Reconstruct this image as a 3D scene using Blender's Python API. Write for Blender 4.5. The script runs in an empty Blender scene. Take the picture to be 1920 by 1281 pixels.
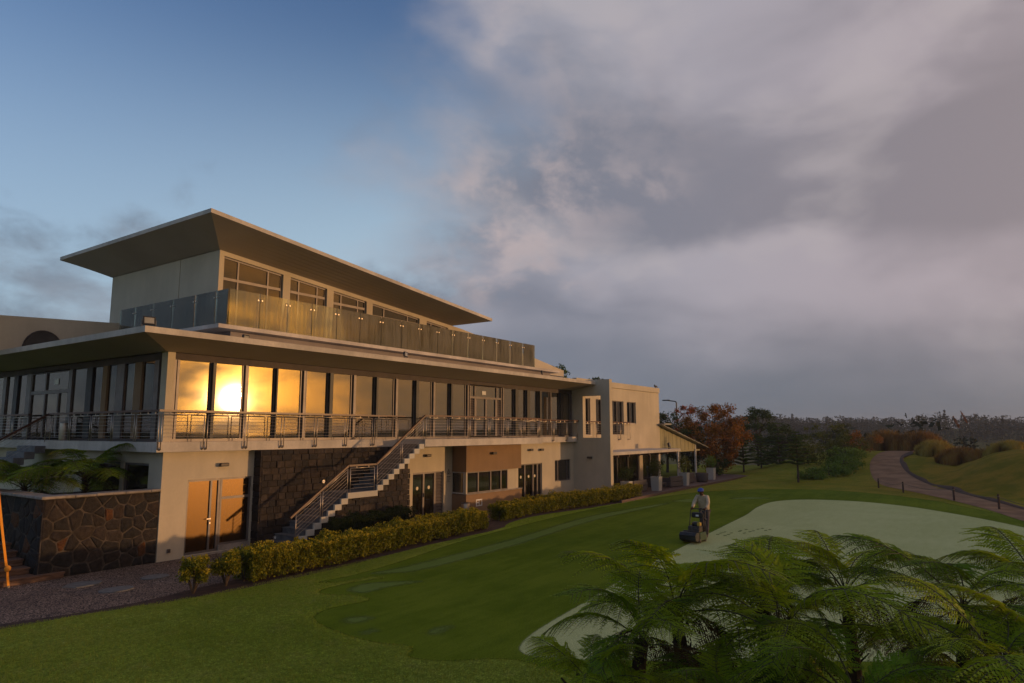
import bpy, bmesh, math, random
from mathutils import Vector, Matrix, noise as mnoise
R = math.radians
SC = bpy.context.scene
COL = SC.collection

# ------------------------------------------------------------------ camera
cam_d = bpy.data.cameras.new('camera')
cam_d.sensor_width = 36.0
cam_d.lens = 24.0
cam_d.clip_start = 0.1
cam_d.clip_end = 6000.0
cam = bpy.data.objects.new('camera', cam_d)
COL.objects.link(cam)
cam.location = (0.0, 0.0, 3.7)
cam.rotation_euler = (R(90 + 7.48), 0.0, R(34.9 - 90))
SC.camera = cam

# ------------------------------------------------------------------ sun direction (low, to the right of the view)
SUN_EL = R(2.5)
SUN_H = Vector((0.539, -0.842, 0.0)).normalized()
SUN_DIR = Vector((SUN_H.x * math.cos(SUN_EL), SUN_H.y * math.cos(SUN_EL), math.sin(SUN_EL)))

# ------------------------------------------------------------------ node helper
class NT:
    def __init__(self, tree):
        self.t = tree
        self.n = tree.nodes
        self.l = tree.links
    def put(self, sock, v):
        if v is None:
            return
        if isinstance(v, bpy.types.NodeSocket):
            self.l.new(v, sock)
        else:
            if hasattr(sock, 'default_value'):
                try:
                    sock.default_value = v
                except Exception:
                    if isinstance(v, (tuple, list)) and len(v) == 3:
                        sock.default_value = (v[0], v[1], v[2], 1.0)
                    else:
                        sock.default_value = (v, v, v)
    def m(self, op, a, b=None, c=None, clamp=False):
        nd = self.n.new('ShaderNodeMath'); nd.operation = op; nd.use_clamp = clamp
        self.put(nd.inputs[0], a)
        if b is not None: self.put(nd.inputs[1], b)
        if c is not None: self.put(nd.inputs[2], c)
        return nd.outputs[0]
    def vm(self, op, a, b=None, out=0):
        nd = self.n.new('ShaderNodeVectorMath'); nd.operation = op
        self.put(nd.inputs[0], a)
        if b is not None: self.put(nd.inputs[1], b)
        return nd.outputs['Value'] if out == 'v' else nd.outputs[0]
    def dot(self, a, b):
        return self.vm('DOT_PRODUCT', a, b, 'v')
    def ss(self, x, lo, hi, a=0.0, b=1.0):
        nd = self.n.new('ShaderNodeMapRange'); nd.interpolation_type = 'SMOOTHSTEP'
        self.put(nd.inputs[0], x); self.put(nd.inputs[1], lo); self.put(nd.inputs[2], hi)
        self.put(nd.inputs[3], a); self.put(nd.inputs[4], b)
        return nd.outputs[0]
    def mix(self, f, a, b, blend='MIX'):
        nd = self.n.new('ShaderNodeMix'); nd.data_type = 'RGBA'; nd.blend_type = blend
        self.put(nd.inputs[0], f)
        def c4(v): return (v[0], v[1], v[2], 1.0) if isinstance(v, (tuple, list)) and len(v) == 3 else v
        self.put(nd.inputs[6], c4(a)); self.put(nd.inputs[7], c4(b))
        return nd.outputs[2]
    def noise(self, vec, scale, detail=4.0, rough=0.5, dist=0.0, color=False):
        nd = self.n.new('ShaderNodeTexNoise')
        if vec is not None: self.l.new(vec, nd.inputs['Vector'])
        nd.inputs['Scale'].default_value = scale
        nd.inputs['Detail'].default_value = detail
        nd.inputs['Roughness'].default_value = rough
        nd.inputs['Distortion'].default_value = dist
        return nd.outputs[1 if color else 0]
    def map(self, vec, scale=(1, 1, 1), loc=(0, 0, 0), rot=(0, 0, 0)):
        nd = self.n.new('ShaderNodeMapping')
        self.l.new(vec, nd.inputs[0])
        nd.inputs[1].default_value = loc; nd.inputs[2].default_value = rot; nd.inputs[3].default_value = scale
        return nd.outputs[0]

# ------------------------------------------------------------------ world: clear blue evening sky with a bank of cloud
world = bpy.data.worlds.new('World')
SC.world = world
world.use_nodes = True
wt = NT(world.node_tree)
wt.n.clear()
w_out = wt.n.new('ShaderNodeOutputWorld')
w_bg = wt.n.new('ShaderNodeBackground')
SKY_STRENGTH = 0.15
EXPOSURE = 1.2
w_bg.inputs[1].default_value = SKY_STRENGTH
wt.l.new(w_bg.outputs[0], w_out.inputs[0])
sky = wt.n.new('ShaderNodeTexSky')
sky.sky_type = 'NISHITA'
sky.sun_disc = False
sky.sun_elevation = SUN_EL
sky.sun_rotation = math.atan2(SUN_DIR.x, SUN_DIR.y)
sky.altitude = 400.0
sky.air_density = 1.0
sky.dust_density = 0.6
sky.ozone_density = 2.5
tc = wt.n.new('ShaderNodeTexCoord')
D = tc.outputs['Generated']
sep = wt.n.new('ShaderNodeSeparateXYZ'); wt.l.new(D, sep.inputs[0])
DZ = sep.outputs[2]
side = wt.dot(D, (0.572, -0.820, 0.0))          # towards the sunset side of the cloud bank
K = 1.0 / (SKY_STRENGTH * 2 ** EXPOSURE)
def sc(c, k=1.0): return (c[0] * K * k, c[1] * K * k, c[2] * K * k)
# clear part: the Nishita sky with a pale band of moist air low down
blue = wt.vm('MULTIPLY', sky.outputs[0], (1.06, 0.95, 1.07))
low = wt.m('MULTIPLY', wt.ss(DZ, 0.14, 0.58, 1.0, 0.0), wt.ss(side, -0.75, -0.05, 0.72, 1.12), clamp=True)
blue = wt.mix(wt.m('MULTIPLY', low, 0.96), blue, sc((0.405, 0.545, 0.66)))
# slow turbulence shared by the layers
def coord(sx, sz, ox, oy, oz):
    return wt.map(D, (sx, sx, sz), (ox, oy, oz))
cA = coord(1.0, 1.7, 3.1, 1.7, 0.4)
warp = wt.noise(cA, 2.2, 3.0, 0.5, 0.0, True)
warp = wt.vm('SUBTRACT', warp, (0.5, 0.5, 0.5))
def warped(c, k):
    return wt.vm('ADD', c, wt.vm('MULTIPLY', warp, (k, k, k)))
def cen(n, k):
    return wt.m('MULTIPLY', wt.m('SUBTRACT', n, 0.5), k)
nbig = wt.noise(warped(cA, 0.35), 2.4, 4.0, 0.50)
nmid = wt.noise(warped(coord(1.0, 1.6, 7.3, 2.1, 5.5), 0.18), 4.6, 6.0, 0.52)
nlow = wt.noise(warped(coord(1.0, 1.35, 1.2, 9.4, 2.6), 0.2), 6.0, 8.0, 0.56)
ntone = wt.noise(warped(coord(1.0, 2.3, 4.4, 0.3, 8.8), 0.35), 2.6, 4.0, 0.48)
nfine = wt.noise(warped(coord(1.0, 1.4, 0.7, 5.2, 3.3), 0.15), 9.0, 6.0, 0.58)
# the big bank: everything towards the sunset side, with a ragged leading edge
edge = wt.m('ADD', side, cen(nbig, 0.70))
edge = wt.m('ADD', edge, cen(nmid, 0.42))
edge = wt.m('ADD', edge, cen(nfine, 0.16))
edge = wt.m('ADD', edge, wt.ss(DZ, 0.16, 0.34, 0.17, 0.0))
bank = wt.ss(edge, -0.25, 0.12)
# low broken cloud all round the horizon
lowc = wt.m('ADD', nlow, wt.ss(DZ, 0.10, 0.40, 0.15, -0.20))
lowc = wt.m('ADD', lowc, cen(nfine, 0.12))
lowc = wt.m('MULTIPLY', wt.ss(lowc, 0.465, 0.70), 0.90)
# colours
tone = wt.m('ADD', ntone, cen(nmid, 0.20))
tone = wt.m('ADD', tone, wt.m('MULTIPLY', wt.ss(DZ, 0.22, 0.30), wt.ss(DZ, 0.34, 0.56, -0.15, -0.04)))
tone = wt.m('ADD', tone, wt.m('MULTIPLY', wt.ss(DZ, 0.12, 0.16), wt.ss(DZ, 0.22, 0.29, 0.06, 0.0)))
tone = wt.ss(tone, 0.33, 0.66)
bright = wt.ss(wt.m('ADD', nmid, cen(ntone, 0.5)), 0.54, 0.72)
warm = wt.ss(side, 0.0, 0.62)
c_dark = wt.mix(warm, sc((0.205, 0.22, 0.275)), sc((0.270, 0.240, 0.265)))
c_lite = wt.mix(warm, sc((0.375, 0.370, 0.425)), sc((0.420, 0.365, 0.395)))
c_bank = wt.mix(tone, c_dark, c_lite)
c_bank = wt.mix(wt.m('MULTIPLY', bright, 0.32), c_bank, sc((0.50, 0.45, 0.45)))
# sunlit puffs along the leading edge
rim = wt.m('MULTIPLY', wt.ss(edge, -0.10, 0.08), wt.ss(edge, 0.10, 0.38, 1.0, 0.0))
rim = wt.m('MULTIPLY', rim, wt.m('MULTIPLY', wt.ss(DZ, 0.14, 0.24), wt.ss(DZ, 0.30, 0.46, 1.0, 0.25)))
rim = wt.m('MULTIPLY', rim, wt.ss(nfine, 0.40, 0.62))
c_bank = wt.mix(wt.m('MULTIPLY', rim, 0.7), c_bank, sc((0.56, 0.46, 0.45)))
horiz = wt.ss(wt.m('ADD', DZ, cen(nmid, 0.08)), 0.0, 0.20, 1.0, 0.0)
c_bank = wt.mix(wt.m('MULTIPLY', horiz, 0.92), c_bank, wt.mix(warm, sc((0.165, 0.20, 0.25)), sc((0.115, 0.14, 0.17))))
c_low = wt.mix(wt.ss(nmid, 0.35, 0.65), sc((0.115, 0.155, 0.215)), sc((0.25, 0.29, 0.35)))
col = wt.mix(lowc, blue, c_low)
# gaps of pale sky under the bank
gap = wt.m('MULTIPLY', wt.ss(wt.m('ADD', nlow, cen(nfine, 0.3)), 0.60, 0.74), wt.m('MULTIPLY', wt.ss(DZ, 0.03, 0.09), wt.ss(DZ, 0.17, 0.30, 1.0, 0.0)))
gap = wt.m('MULTIPLY', gap, wt.ss(side, 0.55, 0.15))
bank = wt.m('MULTIPLY', bank, wt.m('SUBTRACT', 1.0, wt.m('MULTIPLY', gap, 0.75)))
col = wt.mix(bank, col, c_bank)
# the setting sun behind broken cloud, out of the frame to the right
sd = wt.m('MAXIMUM', wt.dot(D, tuple(SUN_DIR)), 0.0)
brk = wt.ss(wt.noise(warped(coord(1.0, 2.6, 2.0, 4.0, 6.0), 0.25), 8.0, 6.0, 0.58), 0.34, 0.62, 0.10, 1.4)
def glow(c, p, k, f=None):
    nd = wt.n.new('ShaderNodeVectorMath'); nd.operation = 'SCALE'
    nd.inputs[0].default_value = sc(c)
    g = wt.m('MULTIPLY', wt.m('POWER', sd, p), k)
    wt.l.new(wt.m('MULTIPLY', g, f) if f is not None else g, nd.inputs[3])
    return nd.outputs[0]
gsum = glow((0.50, 0.30, 0.14), 6.0, 1.1)  # wide warm sky glow, added to lift the light on lawn, ferns and walls
gsum = wt.vm('ADD', gsum, glow((1.0, 0.36, 0.02), 60.0, 1.35, brk))
gsum = wt.vm('ADD', gsum, glow((2.3, 0.92, 0.05), 220.0, 1.6, brk))
gsum = wt.vm('ADD', gsum, glow((3.0, 1.8, 0.5), 1300.0, 1.5, brk))
redden = wt.mix(wt.ss(sd, 0.72, 0.99), (1.0, 1.0, 1.0), (0.52, 0.32, 0.13))
col = wt.mix(1.0, col, redden, 'MULTIPLY')
col = wt.vm('ADD', col, gsum)
wt.l.new(col, w_bg.inputs[0])

# ------------------------------------------------------------------ sun
sun_d = bpy.data.lights.new('sun', 'SUN')
sun_d.energy = 0.92
sun_d.angle = R(1.2)
sun_d.color = (1.0, 0.56, 0.25)
sun = bpy.data.objects.new('sun', sun_d)
COL.objects.link(sun)
sun.rotation_euler = SUN_DIR.to_track_quat('Z', 'Y').to_euler()
sun.location = (30.0, -40.0, 20.0)

# ------------------------------------------------------------------ view
SC.view_settings.view_transform = 'Standard'
SC.view_settings.look = 'None'
SC.view_settings.exposure = EXPOSURE
SC.view_settings.gamma = 1.0
SC.view_settings.use_curve_mapping = False
SC.render.engine = 'CYCLES'
SC.cycles.use_denoising = True
SC.cycles.max_bounces = 6
SC.cycles.diffuse_bounces = 3
SC.cycles.glossy_bounces = 3
SC.cycles.transparent_max_bounces = 16
SC.cycles.sample_clamp_indirect = 6.0

world.cycles.sampling_method = 'MANUAL'
world.cycles.sample_map_resolution = 512

# ================================================================== materials
MATS = {}
def principled(name, rough=0.7, metal=0.0, spec=0.4):
    m = bpy.data.materials.new(name); m.use_nodes = True
    t = NT(m.node_tree)
    b = m.node_tree.nodes['Principled BSDF']
    b.inputs['Roughness'].default_value = rough
    b.inputs['Metallic'].default_value = metal
    b.inputs['Specular IOR Level'].default_value = spec
    MATS[name] = m
    return m, t, b
def obj_co(t):
    nd = t.n.new('ShaderNodeTexCoord'); return nd.outputs['Object']
def pos_co(t):
    nd = t.n.new('ShaderNodeNewGeometry'); return nd.outputs['Position']
def island(t):
    nd = t.n.new('ShaderNodeNewGeometry'); return nd.outputs['Random Per Island']
def objrand(t):
    nd = t.n.new('ShaderNodeObjectInfo'); return nd.outputs['Random']
def bump(t, b, h, strength=0.3, dist=0.02):
    nd = t.n.new('ShaderNodeBump')
    nd.inputs['Strength'].default_value = strength
    nd.inputs['Distance'].default_value = dist
    t.l.new(h, nd.inputs['Height'])
    t.l.new(nd.outputs[0], b.inputs['Normal'])
def two(name, c1, c2, scale=2.0, rough=0.7, metal=0.0, spec=0.4, detail=5.0, lo=0.35, hi=0.65, bmp=0.0, bscale=None, stretch=(1, 1, 1), bdist=0.01):
    m, t, b = principled(name, rough, metal, spec)
    p = t.map(pos_co(t), stretch)
    n = t.noise(p, scale, detail, 0.6)
    t.l.new(t.mix(t.ss(n, lo, hi), c1, c2), b.inputs['Base Color'])
    if bmp:
        bump(t, b, t.noise(p, bscale or scale * 8, 4.0, 0.6), bmp, bdist)
    return m
def plaster(name, c, stain=0.10, streak=True):
    m, t, b = principled(name, 0.85, 0.0, 0.25)
    p = pos_co(t)
    n1 = t.noise(p, 0.55, 4.0, 0.55)
    n2 = t.noise(t.map(p, (3.0, 3.0, 0.35)), 1.0, 4.0, 0.6)
    n3 = t.noise(p, 14.0, 3.0, 0.6)
    f = t.m('ADD', t.m('MULTIPLY', t.m('SUBTRACT', n1, 0.5), 1.0), t.m('MULTIPLY', t.m('SUBTRACT', n2, 0.5), 0.45 if streak else 0.1))
    f = t.m('ADD', t.m('MULTIPLY', t.m('SUBTRACT', n3, 0.5), 0.25), f)
    k = t.ss(f, -0.25, 0.3)
    lo = tuple(v * (1 - 2.2 * stain) for v in c); hi = tuple(min(1, v * (1 + stain * 0.4)) for v in c)
    t.l.new(t.mix(k, lo, hi), b.inputs['Base Color'])
    bump(t, b, t.noise(p, 60.0, 3.0, 0.6), 0.12, 0.004)
    return m
plaster('plaster_cream', (0.57, 0.49, 0.365), 0.075)
plaster('plaster_brown', (0.285, 0.18, 0.10), 0.08)
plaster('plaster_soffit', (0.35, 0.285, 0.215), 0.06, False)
plaster('plaster_grey', (0.30, 0.265, 0.26), 0.09)
plaster('fascia_paint', (0.62, 0.555, 0.485), 0.15)
plaster('step_edge', (0.56, 0.52, 0.44), 0.09, False)
plaster('concrete_pot', (0.52, 0.49, 0.44), 0.10)
two('aluminium', (0.125, 0.105, 0.098), (0.165, 0.14, 0.13), 3.0, 0.42, 0.2)
two('dark_column', (0.016, 0.017, 0.020), (0.03, 0.03, 0.033), 3.0, 0.5)
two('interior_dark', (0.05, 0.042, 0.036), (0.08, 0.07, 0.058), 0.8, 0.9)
two('interior_ceiling', (0.35, 0.32, 0.28), (0.42, 0.38, 0.33), 0.6, 0.9)
two('interior_wall', (0.26, 0.19, 0.12), (0.34, 0.26, 0.17), 0.35, 0.9)
two('stainless', (0.48, 0.41, 0.33), (0.60, 0.51, 0.42), 5.0, 0.44, 0.95)
two('handrail_wood', (0.060, 0.020, 0.011), (0.11, 0.040, 0.020), 5.0, 0.38, stretch=(1, 1, 1))
two('black_plastic', (0.012, 0.012, 0.013), (0.025, 0.025, 0.027), 4.0, 0.45)
two('lamp_metal', (0.05, 0.04, 0.035), (0.09, 0.075, 0.065), 8.0, 0.5, 0.3)
two('white_paint', (0.62, 0.60, 0.57), (0.76, 0.74, 0.70), 3.0, 0.5)
two('sticker', (0.66, 0.55, 0.36), (0.74, 0.64, 0.45), 20.0, 0.6)
two('stair_tread', (0.10, 0.10, 0.105), (0.16, 0.158, 0.16), 4.0, 0.6, bmp=0.2)
two('timber', (0.10, 0.052, 0.032), (0.20, 0.11, 0.068), 2.5, 0.65, stretch=(1.5, 14, 14), bmp=0.3)
two('deck_timber', (0.075, 0.04, 0.033), (0.14, 0.08, 0.062), 2.5, 0.65, stretch=(1.5, 14, 14), bmp=0.3)
two('wicker', (0.060, 0.048, 0.046), (0.115, 0.094, 0.088), 60.0, 0.75, bmp=0.5, bscale=80)
two('curtain', (0.50, 0.43, 0.34), (0.62, 0.54, 0.44), 1.2, 0.9)
two('sheet_roof', (0.17, 0.175, 0.17), (0.26, 0.26, 0.25), 1.0, 0.45, 0.5)
two('siding', (0.26, 0.235, 0.13), (0.34, 0.31, 0.18), 1.5, 0.8, stretch=(5, 5, 0.4))
two('orange_strap', (0.80, 0.30, 0.02), (0.86, 0.36, 0.03), 6.0, 0.6)
two('rope', (0.14, 0.10, 0.07), (0.2, 0.15, 0.1), 20, 0.9)
two('stake_wood', (0.05, 0.028, 0.02), (0.09, 0.05, 0.035), 8, 0.9)
two('rubble_mortar', (0.042, 0.033, 0.026), (0.10, 0.078, 0.058), 6.0, 0.95, bmp=0.6, bscale=40)
two('mortar', (0.035, 0.029, 0.024), (0.075, 0.061, 0.048), 6.0, 0.95, bmp=0.6, bscale=40)
two('stone_paver', (0.12, 0.115, 0.11), (0.17, 0.165, 0.155), 6.0, 0.85, bmp=0.3)
two('coping', (0.22, 0.19, 0.16), (0.34, 0.29, 0.25), 5.0, 0.85, bmp=0.4)
two('soil', (0.035, 0.018, 0.012), (0.07, 0.035, 0.024), 5.0, 0.95, bmp=0.6, bscale=30)
two('lens_glass', (0.30, 0.29, 0.25), (0.38, 0.36, 0.30), 5.0, 0.15)
two('bark', (0.045, 0.030, 0.020), (0.09, 0.065, 0.045), 6.0, 0.9, stretch=(3, 3, 0.6), bmp=0.5)
two('fern_trunk', (0.018, 0.011, 0.007), (0.05, 0.03, 0.018), 12.0, 0.95, bmp=0.8)
two('rachis', (0.05, 0.045, 0.015), (0.075, 0.065, 0.022), 8.0, 0.7)
two('twig', (0.06, 0.04, 0.025), (0.1, 0.07, 0.045), 8.0, 0.9)
two('lettering', (0.05, 0.045, 0.04), (0.06, 0.055, 0.05), 8.0, 0.8)

def stone(name, cols, bmp=0.5):
    m, t, b = principled(name, 0.82, 0.0, 0.3)
    r = objrand(t)
    p = pos_co(t)
    n = t.noise(p, 9.0, 6.0, 0.65)
    rr = t.n.new('ShaderNodeValToRGB'); rr.color_ramp.interpolation = 'CONSTANT'
    e = rr.color_ramp.elements
    e[0].position = 0.0; e[0].color = (*cols[0], 1)
    e[1].position = 1.0 / len(cols); e[1].color = (*cols[1], 1)
    for i in range(2, len(cols)):
        x = e.new(i / len(cols)); x.color = (*cols[i], 1)
    t.l.new(r, rr.inputs[0])
    dk = t.mix(t.ss(n, 0.3, 0.7), (0.55, 0.55, 0.55), (1.35, 1.3, 1.25))
    t.l.new(t.mix(1.0, rr.outputs[0], dk, 'MULTIPLY'), b.inputs['Base Color'])
    bump(t, b, t.noise(p, 22.0, 6.0, 0.7), bmp, 0.02)
    return m
stone('basalt_tile', [(0.0245, 0.0197, 0.0177), (0.0326, 0.0252, 0.0211), (0.0272, 0.0204, 0.017), (0.0408, 0.0306, 0.0245), (0.0218, 0.019, 0.0184), (0.0476, 0.036, 0.0286), (0.0306, 0.0211, 0.0163)], 0.6)
stone('rubble_stone', [(0.0234, 0.0187, 0.0164), (0.0187, 0.0164, 0.0156), (0.0351, 0.0242, 0.0187), (0.0281, 0.0218, 0.0187), (0.0164, 0.0148, 0.0148), (0.0265, 0.0195, 0.0156), (0.0218, 0.0187, 0.0172), (0.039, 0.0289, 0.0226), (0.0203, 0.0172, 0.0156), (0.0312, 0.0226, 0.0179), (0.0936, 0.0374, 0.0125), (0.0257, 0.0203, 0.0172)], 0.9)

def glass(name, tint, refl, rough=0.012, streak=0.0, wob=0.0):
    """coated window pane: part mirror, part see-through"""
    m = bpy.data.materials.new(name); m.use_nodes = True
    t = NT(m.node_tree); t.n.clear()
    out = t.n.new('ShaderNodeOutputMaterial')
    tr = t.n.new('ShaderNodeBsdfTransparent'); tr.inputs[0].default_value = (*tint, 1)
    gl = t.n.new('ShaderNodeBsdfGlossy'); gl.inputs[0].default_value = (1.0, 0.60, 0.24, 1) if name == 'frosted_glass' else (0.95, 0.91, 0.84, 1)  # frosted panes: orange gloss tint paints in the sunset reflection
    gl.inputs['Roughness'].default_value = rough
    fr = t.n.new('ShaderNodeFresnel'); fr.inputs[0].default_value = 1.5
    f = t.m('ADD', t.m('MULTIPLY', fr.outputs[0], 0.5 if name == 'frosted_glass' else 1.0), refl, clamp=True)
    mx = t.n.new('ShaderNodeMixShader')
    t.l.new(f, mx.inputs[0]); t.l.new(tr.outputs[0], mx.inputs[1]); t.l.new(gl.outputs[0], mx.inputs[2])
    res = mx.outputs[0]
    p = pos_co(t)
    if wob:
        nd = t.n.new('ShaderNodeBump'); nd.inputs['Strength'].default_value = wob; nd.inputs['Distance'].default_value = 0.01
        t.l.new(t.noise(p, 1.6, 2.0, 0.5), nd.inputs['Height']); t.l.new(nd.outputs[0], gl.inputs['Normal'])
    if streak:
        df = t.n.new('ShaderNodeBsdfDiffuse')
        n = t.noise(t.map(p, (9.0, 9.0, 0.55)), 1.0, 5.0, 0.65)
        n2 = t.noise(p, 0.8, 3.0, 0.5)
        df.inputs[0].default_value = (0.24, 0.215, 0.18, 1)
        k = t.m('MULTIPLY', t.ss(t.m('ADD', n, t.m('MULTIPLY', n2, 0.5)), 0.55, 0.95), streak)
        mx2 = t.n.new('ShaderNodeMixShader')
        t.l.new(k, mx2.inputs[0]); t.l.new(res, mx2.inputs[1]); t.l.new(df.outputs[0], mx2.inputs[2])
        res = mx2.outputs[0]
    t.l.new(res, out.inputs[0])
    MATS[name] = m
    return m
glass('window_glass', (0.36, 0.34, 0.30), 0.21, 0.03, 0.06, 0.02)
glass('window_glass_side', (0.34, 0.32, 0.30), 0.035, 0.02, 0.05, 0.02)
glass('clear_glass', (0.90, 0.90, 0.88), 0.02, 0.02, 0.04, 0.02)
glass('door_glass', (0.28, 0.26, 0.24), 0.10, 0.05, 0.10, 0.02)
glass('balustrade_glass', (0.82, 0.89, 0.84), 0.04, 0.03, 0.40)
glass('frosted_glass', (0.20, 0.17, 0.13), 0.045, 0.34, 0.02)

def leaf(name, cols, rough=0.55, trans=0.25, big=0.35, bigscale=1.2):
    m = bpy.data.materials.new(name); m.use_nodes = True
    t = NT(m.node_tree); b = m.node_tree.nodes['Principled BSDF']
    out = [x for x in t.n if x.type == 'OUTPUT_MATERIAL'][0]
    b.inputs['Roughness'].default_value = rough
    b.inputs['Specular IOR Level'].default_value = 0.12
    rr = t.n.new('ShaderNodeValToRGB'); e = rr.color_ramp.elements
    e[0].position = 0.0; e[0].color = (*cols[0], 1)
    e[1].position = 1.0; e[1].color = (*cols[-1], 1)
    for i in range(1, len(cols) - 1):
        x = e.new(i / (len(cols) - 1)); x.color = (*cols[i], 1)
    n = t.noise(pos_co(t), bigscale, 3.0, 0.6)
    f = t.m('ADD', t.m('MULTIPLY', island(t), 1 - big), t.m('MULTIPLY', t.ss(n, 0.3, 0.7), big))
    t.l.new(f, rr.inputs[0])
    t.l.new(rr.outputs[0], b.inputs['Base Color'])
    tl = t.n.new('ShaderNodeBsdfTranslucent'); t.l.new(rr.outputs[0], tl.inputs[0])
    mx = t.n.new('ShaderNodeMixShader'); mx.inputs[0].default_value = trans
    t.l.new(b.outputs[0], mx.inputs[1]); t.l.new(tl.outputs[0], mx.inputs[2])
    t.l.new(mx.outputs[0], out.inputs[0])
    MATS[name] = m
    return m
leaf('hedge_leaf', [(0.055, 0.075, 0.008), (0.12, 0.135, 0.010), (0.21, 0.20, 0.014), (0.29, 0.25, 0.02)])
leaf('hedge_tip', [(0.30, 0.26, 0.014), (0.44, 0.34, 0.02), (0.52, 0.36, 0.03)])
leaf('dark_leaf', [(0.012, 0.02, 0.006), (0.022, 0.036, 0.010), (0.035, 0.05, 0.014)])
leaf('fern_leaf', [(0.23, 0.31, 0.012), (0.31, 0.39, 0.016), (0.39, 0.46, 0.026)], 0.5, 0.42, 0.6, 0.7)
leaf('fern_leaf_deep', [(0.115, 0.19, 0.010), (0.16, 0.25, 0.013), (0.21, 0.31, 0.018)], 0.5, 0.3, 0.6, 0.7)
leaf('fern_leaf_dry', [(0.06, 0.036, 0.018), (0.11, 0.062, 0.028), (0.075, 0.065, 0.02)], 0.8, 0.15, 0.6, 0.9)
leaf('autumn_leaf', [(0.055, 0.055, 0.012), (0.20, 0.085, 0.012), (0.34, 0.125, 0.016), (0.12, 0.085, 0.016)], 0.6, 0.25, 0.55, 0.5)
leaf('autumn_leaf_red', [(0.16, 0.045, 0.012), (0.30, 0.07, 0.018), (0.24, 0.085, 0.02)], 0.6, 0.25, 0.5, 0.6)
leaf('tree_leaf', [(0.026, 0.042, 0.010), (0.048, 0.072, 0.015), (0.075, 0.10, 0.022)], 0.6, 0.2, 0.45, 0.5)
leaf('pine_needle', [(0.05, 0.085, 0.02), (0.085, 0.135, 0.026), (0.12, 0.175, 0.036)], 0.7, 0.1, 0.4, 1.0)
leaf('bush_leaf', [(0.050, 0.062, 0.010), (0.095, 0.105, 0.014), (0.14, 0.14, 0.02)], 0.6, 0.2, 0.5, 0.5)
leaf('bright_bush', [(0.07, 0.125, 0.014), (0.115, 0.185, 0.02), (0.16, 0.235, 0.03)], 0.6, 0.25, 0.5, 0.6)
leaf('dry_grass', [(0.24, 0.16, 0.03), (0.42, 0.29, 0.06), (0.30, 0.26, 0.05)], 0.8, 0.15, 0.5, 0.4)
leaf('dry_grass_red', [(0.09, 0.055, 0.022), (0.32, 0.15, 0.035), (0.30, 0.22, 0.05)], 0.8, 0.15, 0.5, 0.4)
leaf('plume', [(0.26, 0.12, 0.06), (0.36, 0.16, 0.08)], 0.9, 0.2)
leaf('far_leaf', [(0.024, 0.031, 0.018), (0.032, 0.040, 0.022), (0.042, 0.048, 0.026)], 0.9, 0.05, 0.7, 0.03)
leaf('far_scrub', [(0.034, 0.036, 0.014), (0.058, 0.058, 0.02), (0.08, 0.07, 0.028)], 0.8, 0.1, 0.6, 0.02)
leaf('grass_blade', [(0.16, 0.22, 0.022), (0.23, 0.29, 0.04), (0.31, 0.34, 0.06)], 0.6, 0.2, 0.6, 0.3)

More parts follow.
